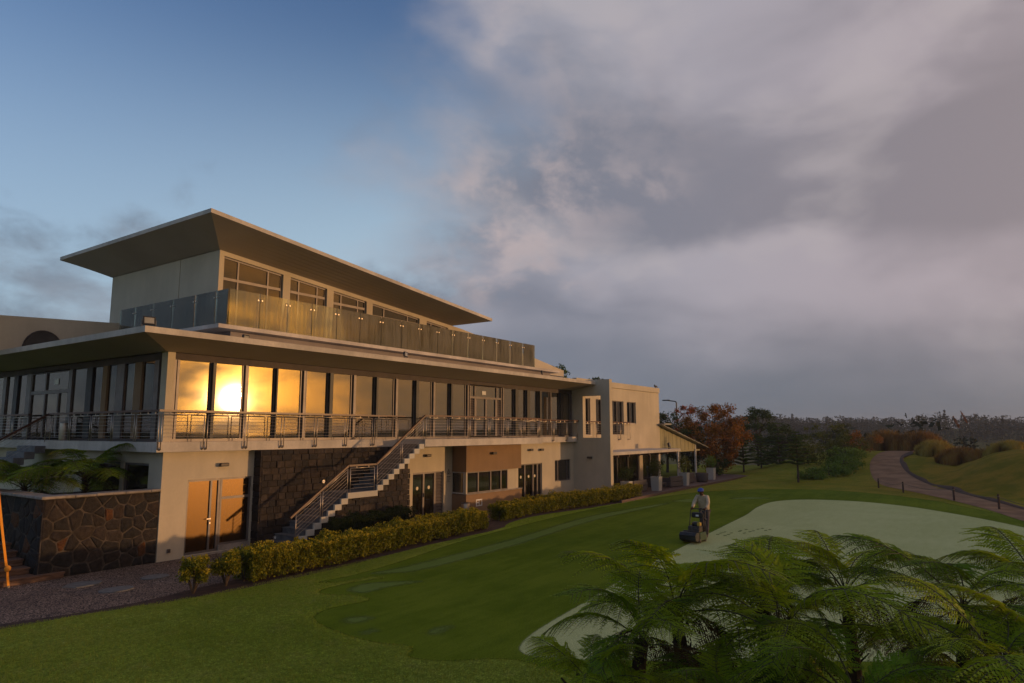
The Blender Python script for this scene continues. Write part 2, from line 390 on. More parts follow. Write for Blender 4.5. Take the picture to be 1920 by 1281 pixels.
# ================================================================== mesh builder
ORG = {}
class MB:
    def __init__(self):
        self.v = []; self.f = []
    def add(self, vs, fs):
        o = len(self.v)
        self.v.extend([tuple(p) for p in vs]); self.f.extend([tuple(i + o for i in q) for q in fs])
        return self
    def box(self, x0, x1, y0, y1, z0, z1):
        vs = [(x0, y0, z0), (x1, y0, z0), (x1, y1, z0), (x0, y1, z0), (x0, y0, z1), (x1, y0, z1), (x1, y1, z1), (x0, y1, z1)]
        return self.add(vs, [(0, 3, 2, 1), (4, 5, 6, 7), (0, 1, 5, 4), (1, 2, 6, 5), (2, 3, 7, 6), (3, 0, 4, 7)])
    def bbox(self, x0, x1, y0, y1, z0, z1, b=0.01):
        """box with chamfered edges"""
        bm = bmesh.new()
        bmesh.ops.create_cube(bm, size=1.0)
        for q in bm.verts:
            q.co = Vector(((x0 + x1) / 2 + q.co.x * (x1 - x0), (y0 + y1) / 2 + q.co.y * (y1 - y0), (z0 + z1) / 2 + q.co.z * (z1 - z0)))
        bmesh.ops.bevel(bm, geom=bm.edges[:], offset=b, segments=1, profile=0.5, affect='EDGES')
        bm.verts.index_update()
        self.add([tuple(q.co) for q in bm.verts], [tuple(q.index for q in f.verts) for f in bm.faces])
        bm.free()
        return self
    def quad(self, a, b, c, d):
        return self.add([a, b, c, d], [(0, 1, 2, 3)])
    def prism(self, poly, z0, z1):
        """plan polygon (counter-clockwise) extruded upwards"""
        n = len(poly)
        vs = [(p[0], p[1], z0) for p in poly] + [(p[0], p[1], z1) for p in poly]
        fs = [tuple(reversed(range(n))), tuple(range(n, 2 * n))] + [(i, (i + 1) % n, n + (i + 1) % n, n + i) for i in range(n)]
        return self.add(vs, fs)
    def prism_y(self, poly, y0, y1):
        """polygon in x,z (counter-clockwise seen from -y) extruded along y"""
        n = len(poly)
        vs = [(p[0], y0, p[1]) for p in poly] + [(p[0], y1, p[1]) for p in poly]
        fs = [tuple(range(n)), tuple(reversed(range(n, 2 * n)))] + [(i, n + i, n + (i + 1) % n, (i + 1) % n) for i in range(n)]
        return self.add(vs, fs)
    def tube(self, pts, r, n=8, cap=True):
        pts = [Vector(p) for p in pts]
        rs = r if isinstance(r, (list, tuple)) else [r] * len(pts)
        o = len(self.v)
        prev = None
        for i, p in enumerate(pts):
            d = (pts[min(i + 1, len(pts) - 1)] - pts[max(i - 1, 0)])
            if d.length < 1e-9: d = Vector((0, 0, 1))
            d.normalize()
            if prev is None:
                a = d.orthogonal().normalized()
            else:
                a = prev - d * prev.dot(d)
                a = a.normalized() if a.length > 1e-6 else d.orthogonal().normalized()
            prev = a
            b = d.cross(a)
            for k in range(n):
                t = 2 * math.pi * k / n
                self.v.append(tuple(p + (a * math.cos(t) + b * math.sin(t)) * rs[i]))
        for i in range(len(pts) - 1):
            for k in range(n):
                self.f.append((o + i * n + k, o + i * n + (k + 1) % n, o + (i + 1) * n + (k + 1) % n, o + (i + 1) * n + k))
        if cap:
            self.f.append(tuple(o + k for k in reversed(range(n))))
            e = o + (len(pts) - 1) * n
            self.f.append(tuple(e + k for k in range(n)))
        return self
    def bar(self, p, q, w, h=None):
        """rectangular bar from p to q"""
        p = Vector(p); q = Vector(q); h = h or w
        d = (q - p).normalized()
        up = Vector((0, 0, 1)) if abs(d.z) < 0.95 else Vector((1, 0, 0))
        s = d.cross(up).normalized(); u = s.cross(d)
        vs = []
        for c in (p, q):
            for a, b in ((-1, -1), (1, -1), (1, 1), (-1, 1)):
                vs.append(tuple(c + s * a * w / 2 + u * b * h / 2))
        return self.add(vs, [(0, 3, 2, 1), (4, 5, 6, 7), (0, 1, 5, 4), (1, 2, 6, 5), (2, 3, 7, 6), (3, 0, 4, 7)])
    def ball(self, c, r, nu=10, nv=7, sq=(1, 1, 1)):
        vs = [(c[0], c[1], c[2] - r * sq[2])]
        for j in range(1, nv):
            a = -math.pi / 2 + math.pi * j / nv
            for i in range(nu):
                t = 2 * math.pi * i / nu
                vs.append((c[0] + r * sq[0] * math.cos(a) * math.cos(t), c[1] + r * sq[1] * math.cos(a) * math.sin(t), c[2] + r * sq[2] * math.sin(a)))
        vs.append((c[0], c[1], c[2] + r * sq[2]))
        fs = [(0, 1 + (i + 1) % nu, 1 + i) for i in range(nu)]
        for j in range(nv - 2):
            for i in range(nu):
                a = 1 + j * nu + i; b = 1 + j * nu + (i + 1) % nu
                fs.append((a, b, b + nu, a + nu))
        e = len(vs) - 1
        fs += [(e, 1 + (nv - 2) * nu + i, 1 + (nv - 2) * nu + (i + 1) % nu) for i in range(nu)]
        return self.add(vs, fs)
    def mesh(self, name, mat, off=(0, 0, 0), smooth=False):
        me = bpy.data.meshes.new(name)
        vs = self.v if off == (0, 0, 0) else [(p[0] - off[0], p[1] - off[1], p[2] - off[2]) for p in self.v]
        me.from_pydata(vs, [], self.f)
        me.materials.append(MATS[mat])
        if smooth:
            me.polygons.foreach_set('use_smooth', [True] * len(me.polygons))
        me.update()
        return me
    def build(self, name, mat, parent=None, smooth=False, org=None):
        if parent is not None:
            off = ORG[parent]
        elif org is not None:
            off = tuple(org)
        else:
            off = (0.0, 0.0, 0.0)
        o = bpy.data.objects.new(name, self.mesh(name, mat, off, smooth))
        COL.objects.link(o)
        if parent is not None:
            o.parent = parent
        else:
            o.location = off
        ORG[o] = off
        return o
def tag(o, label=None, cat=None, group=None, kind=None):
    if label: o['label'] = label
    if cat: o['category'] = cat
    if group: o['group'] = group
    if kind: o['kind'] = kind
    return o
def thing(name, loc, label, cat, group=None):
    o = bpy.data.objects.new(name, None)
    o.empty_display_size = 0.3
    o.location = loc
    COL.objects.link(o)
    ORG[o] = tuple(loc)
    return tag(o, label, cat, group)
def copy_tree(o, parent=None):
    c = o.copy(); COL.objects.link(c); c.parent = parent
    ORG[c] = ORG.get(o, (0, 0, 0))
    for ch in list(o.children):
        copy_tree(ch, c)
    return c
def link_mesh(name, me, parent, loc=(0, 0, 0), rot=(0, 0, 0), scale=(1, 1, 1)):
    o = bpy.data.objects.new(name, me); COL.objects.link(o)
    o.parent = parent
    o.location = loc; o.rotation_euler = rot; o.scale = scale
    ORG[o] = (0, 0, 0)
    return o

# ================================================================== ground
def sst(a, b, x):
    t = max(0.0, min(1.0, (x - a) / (b - a))); return t * t * (3 - 2 * t)
def zt(x, y):
    d = math.hypot(x, y)
    r = math.hypot((x - 62) / 17.0, (y + 4.5) / 9.3)
    mound = 2.35 * (1 - sst(0.35, 1.02, r))
    lane = 1.75 * sst(52, 75, x) * (1 - sst(7, 15, abs(y - 6)))
    z = max(mound, lane)
    k = sst(78, 150, d)
    z = z * (1 - k) - 9.0 * k
    far = sst(170, 440, d)
    a = math.atan2(y, x)
    rid = 8.0 + 3.0 * math.sin(a * 9.0 + 0.6) + 2.0 * math.sin(a * 23.0 + 1.1) + 1.2 * math.sin(a * 51.0)
    z += far * (9.0 + rid * 0.42)
    z += sst(480, 900, d) * -6.0
    if d > 95:
        z += 1.3 * sst(95, 180, d) * mnoise.noise(Vector((x * 0.018, y * 0.018, 0.3)))
    return z

def ground_mat():
    m, t, b = principled('lawn', 0.95, 0.0, 0.02)
    p = pos_co(t)
    n1 = t.noise(p, 0.22, 4.0, 0.6)
    n2 = t.noise(p, 1.7, 5.0, 0.65)
    n3 = t.noise(p, 28.0, 4.0, 0.7)
    c = t.mix(t.ss(n1, 0.35, 0.65), (0.172, 0.238, 0.020), (0.230, 0.295, 0.042))
    c = t.mix(t.m('MULTIPLY', t.ss(n2, 0.5, 0.72), 0.5), c, (0.28, 0.27, 0.07))
    c = t.mix(t.m('MULTIPLY', t.ss(n2, 0.45, 0.25), 0.5), c, (0.110, 0.150, 0.016))
    c = t.mix(0.7, c, t.mix(t.ss(n3, 0.3, 0.7), (0.35, 0.35, 0.35), (1.8, 1.8, 1.7)), 'MULTIPLY')
    c = t.mix(0.6, c, t.mix(t.ss(t.noise(p, 8.0, 5.0, 0.7), 0.32, 0.66), (0.45, 0.48, 0.40), (1.55, 1.5, 1.5)), 'MULTIPLY')
    # the drier grass of the bank and the scrub of the far valley
    sx = t.n.new('ShaderNodeSeparateXYZ'); t.l.new(p, sx.inputs[0])
    dist = t.vm('LENGTH', t.map(p, (1, 1, 0)), None, 'v')
    ndry = t.noise(p, 0.5, 5.0, 0.65)
    dry = t.mix(t.ss(ndry, 0.35, 0.65), (0.145, 0.128, 0.014), (0.27, 0.175, 0.026))
    kb = t.m('MULTIPLY', t.ss(sx.outputs[0], 40.0, 52.0), t.ss(sx.outputs[1], 12.0, 2.0))
    c = t.mix(kb, c, dry)
    c = t.mix(t.m('MULTIPLY', t.ss(sx.outputs[0], 30.0, 46.0), 0.55), c, dry)
    nf = t.noise(p, 0.03, 5.0, 0.6)
    scrub = t.mix(t.ss(nf, 0.4, 0.6), (0.055, 0.060, 0.020), (0.12, 0.11, 0.040))
    c = t.mix(t.ss(dist, 82.0, 110.0), c, scrub)
    t.l.new(c, b.inputs['Base Color'])
    bump(t, b, t.m('ADD', n3, t.m('MULTIPLY', t.noise(p, 90.0, 3.0, 0.7), 0.6)), 0.9, 0.03)
    return m
ground_mat()
def turf(name, c1, c2, fine, bs, soft, stripe=0.0):
    """short turf whose edge thins out blade by blade (attribute 'inside' = metres inside the edge)"""
    m, t, b = principled(name, 0.95, 0.0, 0.02)
    out = [x for x in t.n if x.type == 'OUTPUT_MATERIAL'][0]
    p = pos_co(t)
    n1 = t.noise(p, 0.3, 4.0, 0.6)
    n2 = t.noise(t.map(p, (1, 5, 1), (0, 0, 0), (0, 0, 0.09)), 0.8, 4.0, 0.6)
    n3 = t.noise(p, 36.0, 3.0, 0.7)
    n4 = t.noise(p, 3.2, 4.0, 0.65)
    f = t.m('ADD', t.m('MULTIPLY', n1, 0.5), t.m('MULTIPLY', n2, 0.3))
    f = t.m('ADD', f, t.m('MULTIPLY', n4, 0.2))
    if stripe:
        sx = t.n.new('ShaderNodeSeparateXYZ'); t.l.new(t.map(p, (1, 1, 1), (0, 0, 0), (0, 0, -0.085)), sx.inputs[0])
        w = t.m('SINE', t.m('MULTIPLY', t.m('ADD', sx.outputs[1], t.m('MULTIPLY', n1, 0.25)), 2 * math.pi / 1.15))
        f = t.m('ADD', f, t.m('MULTIPLY', t.ss(w, -0.5, 0.5, -1.0, 1.0), stripe))
    c = t.mix(t.ss(f, 0.36, 0.64), c1, c2)
    c = t.mix(fine, c, t.mix(t.ss(n3, 0.3, 0.7), (0.5, 0.5, 0.5), (1.5, 1.5, 1.45)), 'MULTIPLY')
    t.l.new(c, b.inputs['Base Color'])
    bump(t, b, n3, bs, 0.02)
    at = t.n.new('ShaderNodeAttribute'); at.attribute_name = 'inside'
    k = t.m('ADD', at.outputs['Fac'], t.m('MULTIPLY', t.m('SUBTRACT', t.noise(p, 7.0, 5.0, 0.7), 0.5), soft * 1.8))
    k = t.ss(k, -soft, soft)
    tr = t.n.new('ShaderNodeBsdfTransparent')
    mx = t.n.new('ShaderNodeMixShader'); t.l.new(k, mx.inputs[0]); t.l.new(tr.outputs[0], mx.inputs[1]); t.l.new(b.outputs[0], mx.inputs[2])
    t.l.new(mx.outputs[0], out.inputs[0])
turf('mown_turf', (0.086, 0.134, 0.008), (0.138, 0.188, 0.016), 0.6, 0.6, 0.07, 0.022)
turf('dewy_turf', (0.39, 0.445, 0.20), (0.46, 0.515, 0.25), 0.5, 0.5, 0.04)
turf('dewy_streak', (0.125, 0.185, 0.035), (0.155, 0.215, 0.055), 0.4, 0.5, 0.16)
def gravel_mat():
    m, t, b = principled('gravel', 0.9, 0.0, 0.25)
    p = pos_co(t)
    vo = t.n.new('ShaderNodeTexVoronoi'); vo.inputs['Scale'].default_value = 34.0; t.l.new(p, vo.inputs['Vector'])
    sx = t.n.new('ShaderNodeSeparateXYZ'); t.l.new(vo.outputs['Color'], sx.inputs[0])
    c = t.mix(sx.outputs[0], (0.125, 0.086, 0.064), (0.46, 0.325, 0.25))
    c = t.mix(t.ss(vo.outputs['Distance'], 0.35, 0.75), c, (0.03, 0.024, 0.022))
    n = t.noise(p, 0.6, 4.0, 0.6)
    c = t.mix(t.m('MULTIPLY', t.ss(n, 0.4, 0.7), 0.4), c, (0.06, 0.038, 0.032))
    t.l.new(c, b.inputs['Base Color'])
    bump(t, b, t.m('SUBTRACT', 1.0, vo.outputs['Distance']), 0.9, 0.02)
gravel_mat()
two('dirt', (0.17, 0.086, 0.038), (0.27, 0.15, 0.075), 0.7, 0.95, bmp=0.6, bscale=6, bdist=0.03)

def axis_vals(lo, hi, step, far, grow=1.22):
    v = []
    x = lo
    while x <= hi + 1e-6:
        v.append(x); x += step
    s = step; x = v[-1]
    while x < far:
        s *= grow; x += s; v.append(x)
    s = step; x = lo
    pre = []
    while x > -far:
        s *= grow; x -= s; pre.append(x)
    return list(reversed(pre)) + v
gx = axis_vals(-10, 100, 1.25, 1500)
gy = axis_vals(-40, 60, 1.25, 1500)
mb = MB()
mb.v = [(x, y, zt(x, y)) for y in gy for x in gx]
nx = len(gx)
mb.f = [(j * nx + i, j * nx + i + 1, (j + 1) * nx + i + 1, (j + 1) * nx + i) for j in range(len(gy) - 1) for i in range(nx - 1)]
tag(mb.build('ground', 'lawn', smooth=True), 'green lawn, grassy bank and scrubby valley floor', None, None, 'structure')

def smooth_poly(pts, n=6, closed=True):
    out = []
    m = len(pts)
    rng = range(m) if closed else range(m - 1)
    for i in rng:
        if closed:
            p0, p1, p2, p3 = pts[(i - 1) % m], pts[i], pts[(i + 1) % m], pts[(i + 2) % m]
        else:
            p0, p1, p2, p3 = pts[max(i - 1, 0)], pts[i], pts[i + 1], pts[min(i + 2, m - 1)]
        for k in range(n):
            t = k / n
            q = []
            for a in range(2):
                q.append(0.5 * ((2 * p1[a]) + (-p0[a] + p2[a]) * t + (2 * p0[a] - 5 * p1[a] + 4 * p2[a] - p3[a]) * t * t + (-p0[a] + 3 * p1[a] - 3 * p2[a] + p3[a]) * t ** 3))
            out.append(tuple(q))
    if not closed:
        out.append(tuple(pts[-1]))
    return out
def sheet(name, pts, z, mat, label, n=6, smooth=True, jit=0.0, seed=1):
    p = smooth_poly(pts, n) if smooth else pts
    if jit:
        rnd = random.Random(seed)
        p = [(a + rnd.uniform(-jit, jit), b + rnd.uniform(-jit, jit)) for a, b in p]
    bm = bmesh.new()
    vs = [bm.verts.new((a, b, z)) for a, b in p]
    f = bm.faces.new(vs)
    f.normal_update()
    if f.normal.z < 0: f.normal_flip()
    bmesh.ops.triangulate(bm, faces=[f])
    me = bpy.data.meshes.new(name); bm.to_mesh(me); bm.free()
    me.materials.append(MATS[mat])
    o = bpy.data.objects.new(name, me); COL.objects.link(o)
    ORG[o] = (0, 0, 0)
    return tag(o, label, None, None, 'structure')
sheet('gravel_path', [(-14, 20.0), (0, 17.1), (5.6, 15.97), (7.5, 15.55), (9.2, 15.35), (12, 15.6), (15, 15.9), (19, 16.2), (22, 16.5), (24, 17.2), (29, 17.2), (34.4, 16.9), (34.4, 19.7), (13, 19.7), (9, 21.5), (0, 24), (-14, 26)], 0.0012, 'gravel', 'brown gravel path along the foot of the clubhouse', 3)
sheet('soil_strip', [(4.6, 15.75), (7.5, 15.33), (9.0, 14.92), (12.4, 14.85), (17.4, 15.45), (21.7, 15.72), (23.2, 16.35), (26.2, 16.75), (30, 16.3), (35.6, 16.15), (36.0, 17.3), (30, 17.2), (24, 17.5), (21.0, 16.8), (15, 16.2), (9.5, 15.75), (7.5, 15.6), (5.2, 16.1)], 0.0022, 'soil', 'dark soil strip under the hedges', 4, True, 0.05)
import numpy as np
def turf_sheet(name, pts, z, mat, label, step, soft):
    """sheet of turf: a fine grid that knows how far inside the outline each point lies"""
    poly = np.array(smooth_poly(pts, 8))
    x0, y0 = poly.min(0) - soft * 2; x1, y1 = poly.max(0) + soft * 2
    nx_ = int((x1 - x0) / step) + 2; ny_ = int((y1 - y0) / step) + 2
    X, Y = np.meshgrid(x0 + np.arange(nx_) * step, y0 + np.arange(ny_) * step)
    P = np.stack([X.ravel(), Y.ravel()], 1)
    A = poly; B = np.roll(poly, -1, 0)
    d = np.full(len(P), 1e9); ins = np.zeros(len(P), bool)
    for a, b in zip(A, B):
        ab = b - a; L = max((ab ** 2).sum(), 1e-9)
        t = np.clip(((P - a) @ ab) / L, 0, 1)
        d = np.minimum(d, ((P - a - t[:, None] * ab) ** 2).sum(1))
        c = ((a[1] > P[:, 1]) != (b[1] > P[:, 1]))
        with np.errstate(divide='ignore', invalid='ignore'):
            xi = (b[0] - a[0]) * (P[:, 1] - a[1]) / (b[1] - a[1]) + a[0]
        ins ^= c & (P[:, 0] < xi)
    sd_ = np.sqrt(d) * np.where(ins, 1, -1)
    keep = sd_ > -soft * 2 - step
    fs = []
    K2 = keep.reshape(ny_, nx_)
    for j in range(ny_ - 1):
        for i in range(nx_ - 1):
            if K2[j, i] and K2[j, i + 1] and K2[j + 1, i] and K2[j + 1, i + 1]:
                o = j * nx_ + i; fs.append((o, o + 1, o + nx_ + 1, o + nx_))
    used = np.unique(np.array(fs).ravel()); idx = np.full(len(P), -1); idx[used] = np.arange(len(used))
    me = bpy.data.meshes.new(name)
    me.from_pydata([(float(P[i, 0]), float(P[i, 1]), z) for i in used], [], [tuple(int(idx[v]) for v in f) for f in fs])
    at = me.attributes.new('inside', 'FLOAT', 'POINT'); at.data.foreach_set('value', sd_[used].astype(np.float32))
    me.materials.append(MATS[mat]); me.update()
    o = bpy.data.objects.new(name, me); COL.objects.link(o); ORG[o] = (0, 0, 0)
    return tag(o, label, None, None, 'structure')
# the mown part of the green with the lobes left by the mower's turns
turf_sheet('mown_lawn', [(11.6, 13.95), (12.75, 13.87), (14.75, 14.18), (18.2, 14.95), (23.0, 15.55), (29.0, 15.95), (36.5, 15.75), (42.5, 14.6), (46.5, 11.5), (47.5, 8.0), (44.5, 3.6), (39.5, 0.6), (34.0, -1.9), (26.0, -4.6), (17.0, -5.5), (10.5, -3.0), (8.9, 1.5),
       (9.5, 5.5), (9.62, 6.72), (8.95, 7.55), (8.75, 8.2), (9.18, 8.5), (8.98, 9.3), (9.07, 10.35), (9.35, 11.33), (10.05, 11.72), (11.0, 11.55), (11.2, 12.05), (10.85, 12.85), (11.15, 13.22), (12.2, 13.2), (12.9, 12.95), (12.8, 13.3), (11.9, 13.55)], 0.0012, 'mown_turf', 'freshly mown dark green part of the lawn', 0.22, 0.07)
turf_sheet('dewy_lawn', [(10.1, 6.9), (14.0, 7.62), (17.85, 8.1), (21.6, 8.46), (25.16, 8.76), (28.4, 9.02), (31.66, 9.29), (35.2, 9.75), (38.2, 9.75), (40.3, 8.7), (40.9, 6.6), (40.2, 4.6), (38.38, 2.56), (34.17, -0.41), (29.0, -2.4), (22.0, -3.0), (17.2, -1.9), (14.47, -0.15), (13.22, 1.42), (11.98, 3.19), (10.79, 4.99)], 0.0026, 'dewy_turf', 'pale grey green putting surface still covered in dew', 0.2, 0.04)
for si, pts in enumerate(([(13.12, 13.64), (14.7, 13.54), (19.73, 13.86), (27.19, 14.72), (34.06, 14.19), (33.02, 13.95), (26.04, 13.95), (18.57, 13.05), (14.42, 12.89), (13.51, 13.2)],
            [(11.46, 12.64), (12.22, 12.83), (13.15, 11.92), (12.19, 12.16), (11.52, 12.17)],
            [(9.67, 10.8), (9.93, 10.78), (10.1, 10.47), (9.78, 10.39), (9.58, 10.54)],
            [(9.24, 9.86), (9.54, 9.84), (9.47, 9.7), (9.24, 9.74)],
            [(9.98, 8.85), (10.31, 8.92), (10.55, 8.77), (10.18, 8.68), (9.95, 8.67)],
            [(35.33, 14.26), (36.93, 13.98), (37.03, 12.82), (35.45, 13.14)],
            [(38.6, 12.2), (39.9, 11.6), (40.1, 10.4), (39.0, 11.2)])):
    turf_sheet('dew_streak', pts, 0.0018 + 0.00004 * si, 'dewy_streak', 'pale streak of dew left between mower passes', 0.12, 0.16)
for (a, b, c) in ((8.15, 18.4, 0.42), (8.35, 17.15, 0.38), (9.6, 17.8, 0.36)):
    mb = MB(); rnd = random.Random(int(a * 100))
    mb.prism([(a + c * rnd.uniform(0.85, 1.1) * math.cos(k * math.pi / 7), b + c * 0.8 * rnd.uniform(0.85, 1.1) * math.sin(k * math.pi / 7)) for k in range(14)], 0.002, 0.024)
    tag(mb.build('stepping_stone', 'stone_paver', org=(a, b, 0)), {8.15: 'round grey stepping stone in gravel nearest the timber steps', 8.35: 'round grey stepping stone in gravel nearest the lawn edge', 9.6: 'round grey stepping stone in gravel nearest the glass door'}[a], 'paving stone', 'stepping stones in the gravel')
# dirt road climbing over the rise
Lf = smooth_poly([(24, -5.4), (30, -3.0), (35.5, -0.9), (40.5, 0.6), (45.5, 2.6), (49.8, 4.6), (53.5, 6.4), (58.5, 7.7), (66, 8.7), (74.5, 8.7), (84, 8.3)], 6, False)
Rt = smooth_poly([(25, -7.6), (31, -4.8), (37, -2.4), (42, -0.7), (47, 0.9), (52, 2.6), (57, 4.4), (62, 5.8), (68, 6.6), (74.7, 6.4), (84, 6.0)], 6, False)
mb = MB()
NW = 7
for a, b in zip(Lf, Rt):
    for k in range(NW):
        t = k / (NW - 1)
        x = a[0] + (b[0] - a[0]) * t; y = a[1] + (b[1] - a[1]) * t
        mb.v.append((x, y, zt(x, y) + 0.035 - (0.02 if k in (0, NW - 1) else 0)))
mb.f = [(i * NW + k, (i + 1) * NW + k, (i + 1) * NW + k + 1, i * NW + k + 1) for i in range(len(Lf) - 1) for k in range(NW - 1)]
mb.f = [tuple(reversed(q)) for q in mb.f]
tag(mb.build('dirt_road', 'dirt', smooth=True), 'brown dirt track climbing over the rise', None, None, 'structure')

# real blades of grass on the unmown lawn nearest the camera
def lawn_blades(n, seed):
    rnd = random.Random(seed)
    mown = smooth_poly([(11.6, 13.95), (12.75, 13.87), (14.75, 14.18), (18.2, 14.95), (23.0, 15.55), (17.0, -5.5), (10.5, -3.0), (8.9, 1.5), (9.5, 5.5), (9.62, 6.72), (8.95, 7.55), (8.75, 8.2), (9.18, 8.5), (8.98, 9.3), (9.07, 10.35), (9.35, 11.33), (10.05, 11.72), (11.0, 11.55), (11.2, 12.05), (10.85, 12.85), (11.15, 13.22), (12.2, 13.2), (12.9, 12.95), (12.8, 13.3), (11.9, 13.55)], 3)
    def inside(x, y):
        r = False
        for i in range(len(mown)):
            a, b = mown[i], mown[i - 1]
            if (a[1] > y) != (b[1] > y) and x < (b[0] - a[0]) * (y - a[1]) / (b[1] - a[1]) + a[0]: r = not r
        return r
    v = []; f = []
    while len(f) < n:
        x = rnd.uniform(3.2, 21.5); y = rnd.uniform(5.2, 15.7)
        lim = 15.72 - 0.2 * (x - 5.6) if x < 9.0 else (14.95 + 0.03 * (x - 9) if x < 14 else 15.1 + 0.06 * (x - 14))
        if y > lim: continue
        if x > 8.6 and inside(x, y): continue
        if mnoise.noise(Vector((x * 1.3, y * 1.3, 4.0))) < rnd.uniform(-1.1, 0.15): continue
        h = rnd.uniform(0.018, 0.045); a = rnd.uniform(0, 6.283); w = 0.0045
        dx, dy = rnd.gauss(0, h * 0.45), rnd.gauss(0, h * 0.45)
        o = len(v)
        v += [(x - w * math.cos(a), y - w * math.sin(a), 0.0), (x + w * math.cos(a), y + w * math.sin(a), 0.0), (x + dx, y + dy, h)]
        f.append((o, o + 1, o + 2))
    mb = MB(); mb.v = v; mb.f = f
    return tag(mb.build('lawn_grass', 'grass_blade'), 'short grass blades of the unmown lawn', None, None, 'stuff')
lawn_blades(110000, 9)

# raw earth edge between the track and the grassy mound
mb = MB()
rnd = random.Random(8)
for k, b in enumerate(Rt):
    a = Lf[k]
    d = Vector((b[0] - a[0], b[1] - a[1])).normalized()
    w = 0.30 + 0.16 * math.sin(k * 0.9) + rnd.uniform(-.06, .06)
    for u, dz in ((-0.12, 0.035), (0.06, 0.10), (0.22, 0.12), (w + 0.1, 0.05)):
        x, y = b[0] + d.x * u, b[1] + d.y * u
        mb.v.append((x, y, zt(x, y) + dz * (0.5 + 0.5 * math.sin(k * 0.37) ** 2) + 0.01))
mb.f = [(i * 4 + k, i * 4 + k + 1, (i + 1) * 4 + k + 1, (i + 1) * 4 + k) for i in range(len(Rt) - 1) for k in range(3)]
tag(mb.build('earth_verge', 'soil', smooth=True), 'dark raw earth edge between the track and the mound', None, None, 'structure')
# shoe prints in the dew behind the greenkeeper
two('bruised_turf', (0.10, 0.145, 0.02), (0.15, 0.19, 0.04), 9.0, 0.95)
for k in range(16):
    x = 24.9 + 0.36 * (k // 2) + 0.2 * (k % 2) + rnd.uniform(-.08, .08); y = 8.30 - 0.03 * (k // 2) + (0.16 if k % 2 else -0.16) + rnd.uniform(-.05, .05) - 0.35 * (k // 6)
    mb = MB(); mb.prism([(x + 0.15 * math.cos(a), y + 0.055 * math.sin(a)) for a in [q * math.pi / 5 for q in range(10)]], 0.0027, 0.0034)
    tag(mb.build('shoe_print', 'bruised_turf', org=(x, y, 0.0027)), 'dark shoe print in the dew behind the mower', None, None, 'structure')

# ================================================================== clubhouse
two('head_shade', (0.055, 0.040, 0.034), (0.075, 0.055, 0.046), 2.0, 0.7)  # dark brown that puts the shade under the soffit into the window heads
def wall_y(mb, x0, x1, z0, z1, y0, y1, holes):
    """wall slab between y0 (front) and y1 with rectangular holes (hx0,hx1,hz0,hz1)"""
    xs = sorted({x0, x1, *[h[0] for h in holes], *[h[1] for h in holes]})
    xs = [x for x in xs if x0 <= x <= x1]
    for a, b in zip(xs, xs[1:]):
        if b - a < 1e-5: continue
        hs = sorted([(h[2], h[3]) for h in holes if h[0] <= a + 1e-6 and h[1] >= b - 1e-6])
        z = z0
        for lo, hi in hs:
            if lo - z > 1e-5: mb.box(a, b, y0, y1, z, lo)
            z = max(z, hi)
        if z1 - z > 1e-5: mb.box(a, b, y0, y1, z, z1)
def wall_x(mb, y0, y1, z0, z1, x0, x1, holes):
    t = MB(); wall_y(t, y0, y1, z0, z1, x0, x1, holes)
    mb.add([(p[1], p[0], p[2]) for p in t.v], [tuple(reversed(f)) for f in t.f])

club = thing('clubhouse', (22.0, 24.0, 0.0), 'large cream clubhouse with stacked flat roofs, long glazed upper floor and stone base', 'building')
WY = 19.75            # ground-floor wall plane
# ---- ground floor
mb = MB()
wall_y(mb, 10.65, 13.70, 0.0, 3.10, WY, WY + 0.25, [(11.45, 13.62, 0.06, 2.26)])
wall_x(mb, 20.0, 36.0, 0.0, 3.10, 10.65, 10.9, [(20.5, 22.0, 0.4, 2.75), (22.2, 24.6, 0.4, 2.75)])
mb.build('wall', 'plaster_cream', club)
mb = MB()
wall_y(mb, 19.9, 23.72, 0.0, 3.10, WY, WY + 0.25, [(21.16, 23.12, 0.0, 1.98)])
mb.build('wall', 'plaster_cream', club)
mb = MB()
wall_y(mb, 27.9, 34.5, 0.0, 3.10, WY, WY + 0.25, [(28.86, 31.1, 0.0, 2.03), (32.40, 34.10, 0.97, 2.13)])
mb.build('wall', 'plaster_cream', club)
# dark void behind the ground-floor openings
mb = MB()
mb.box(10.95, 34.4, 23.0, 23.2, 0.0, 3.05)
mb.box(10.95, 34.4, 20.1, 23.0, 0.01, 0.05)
mb.build('inner_wall', 'interior_dark', club)

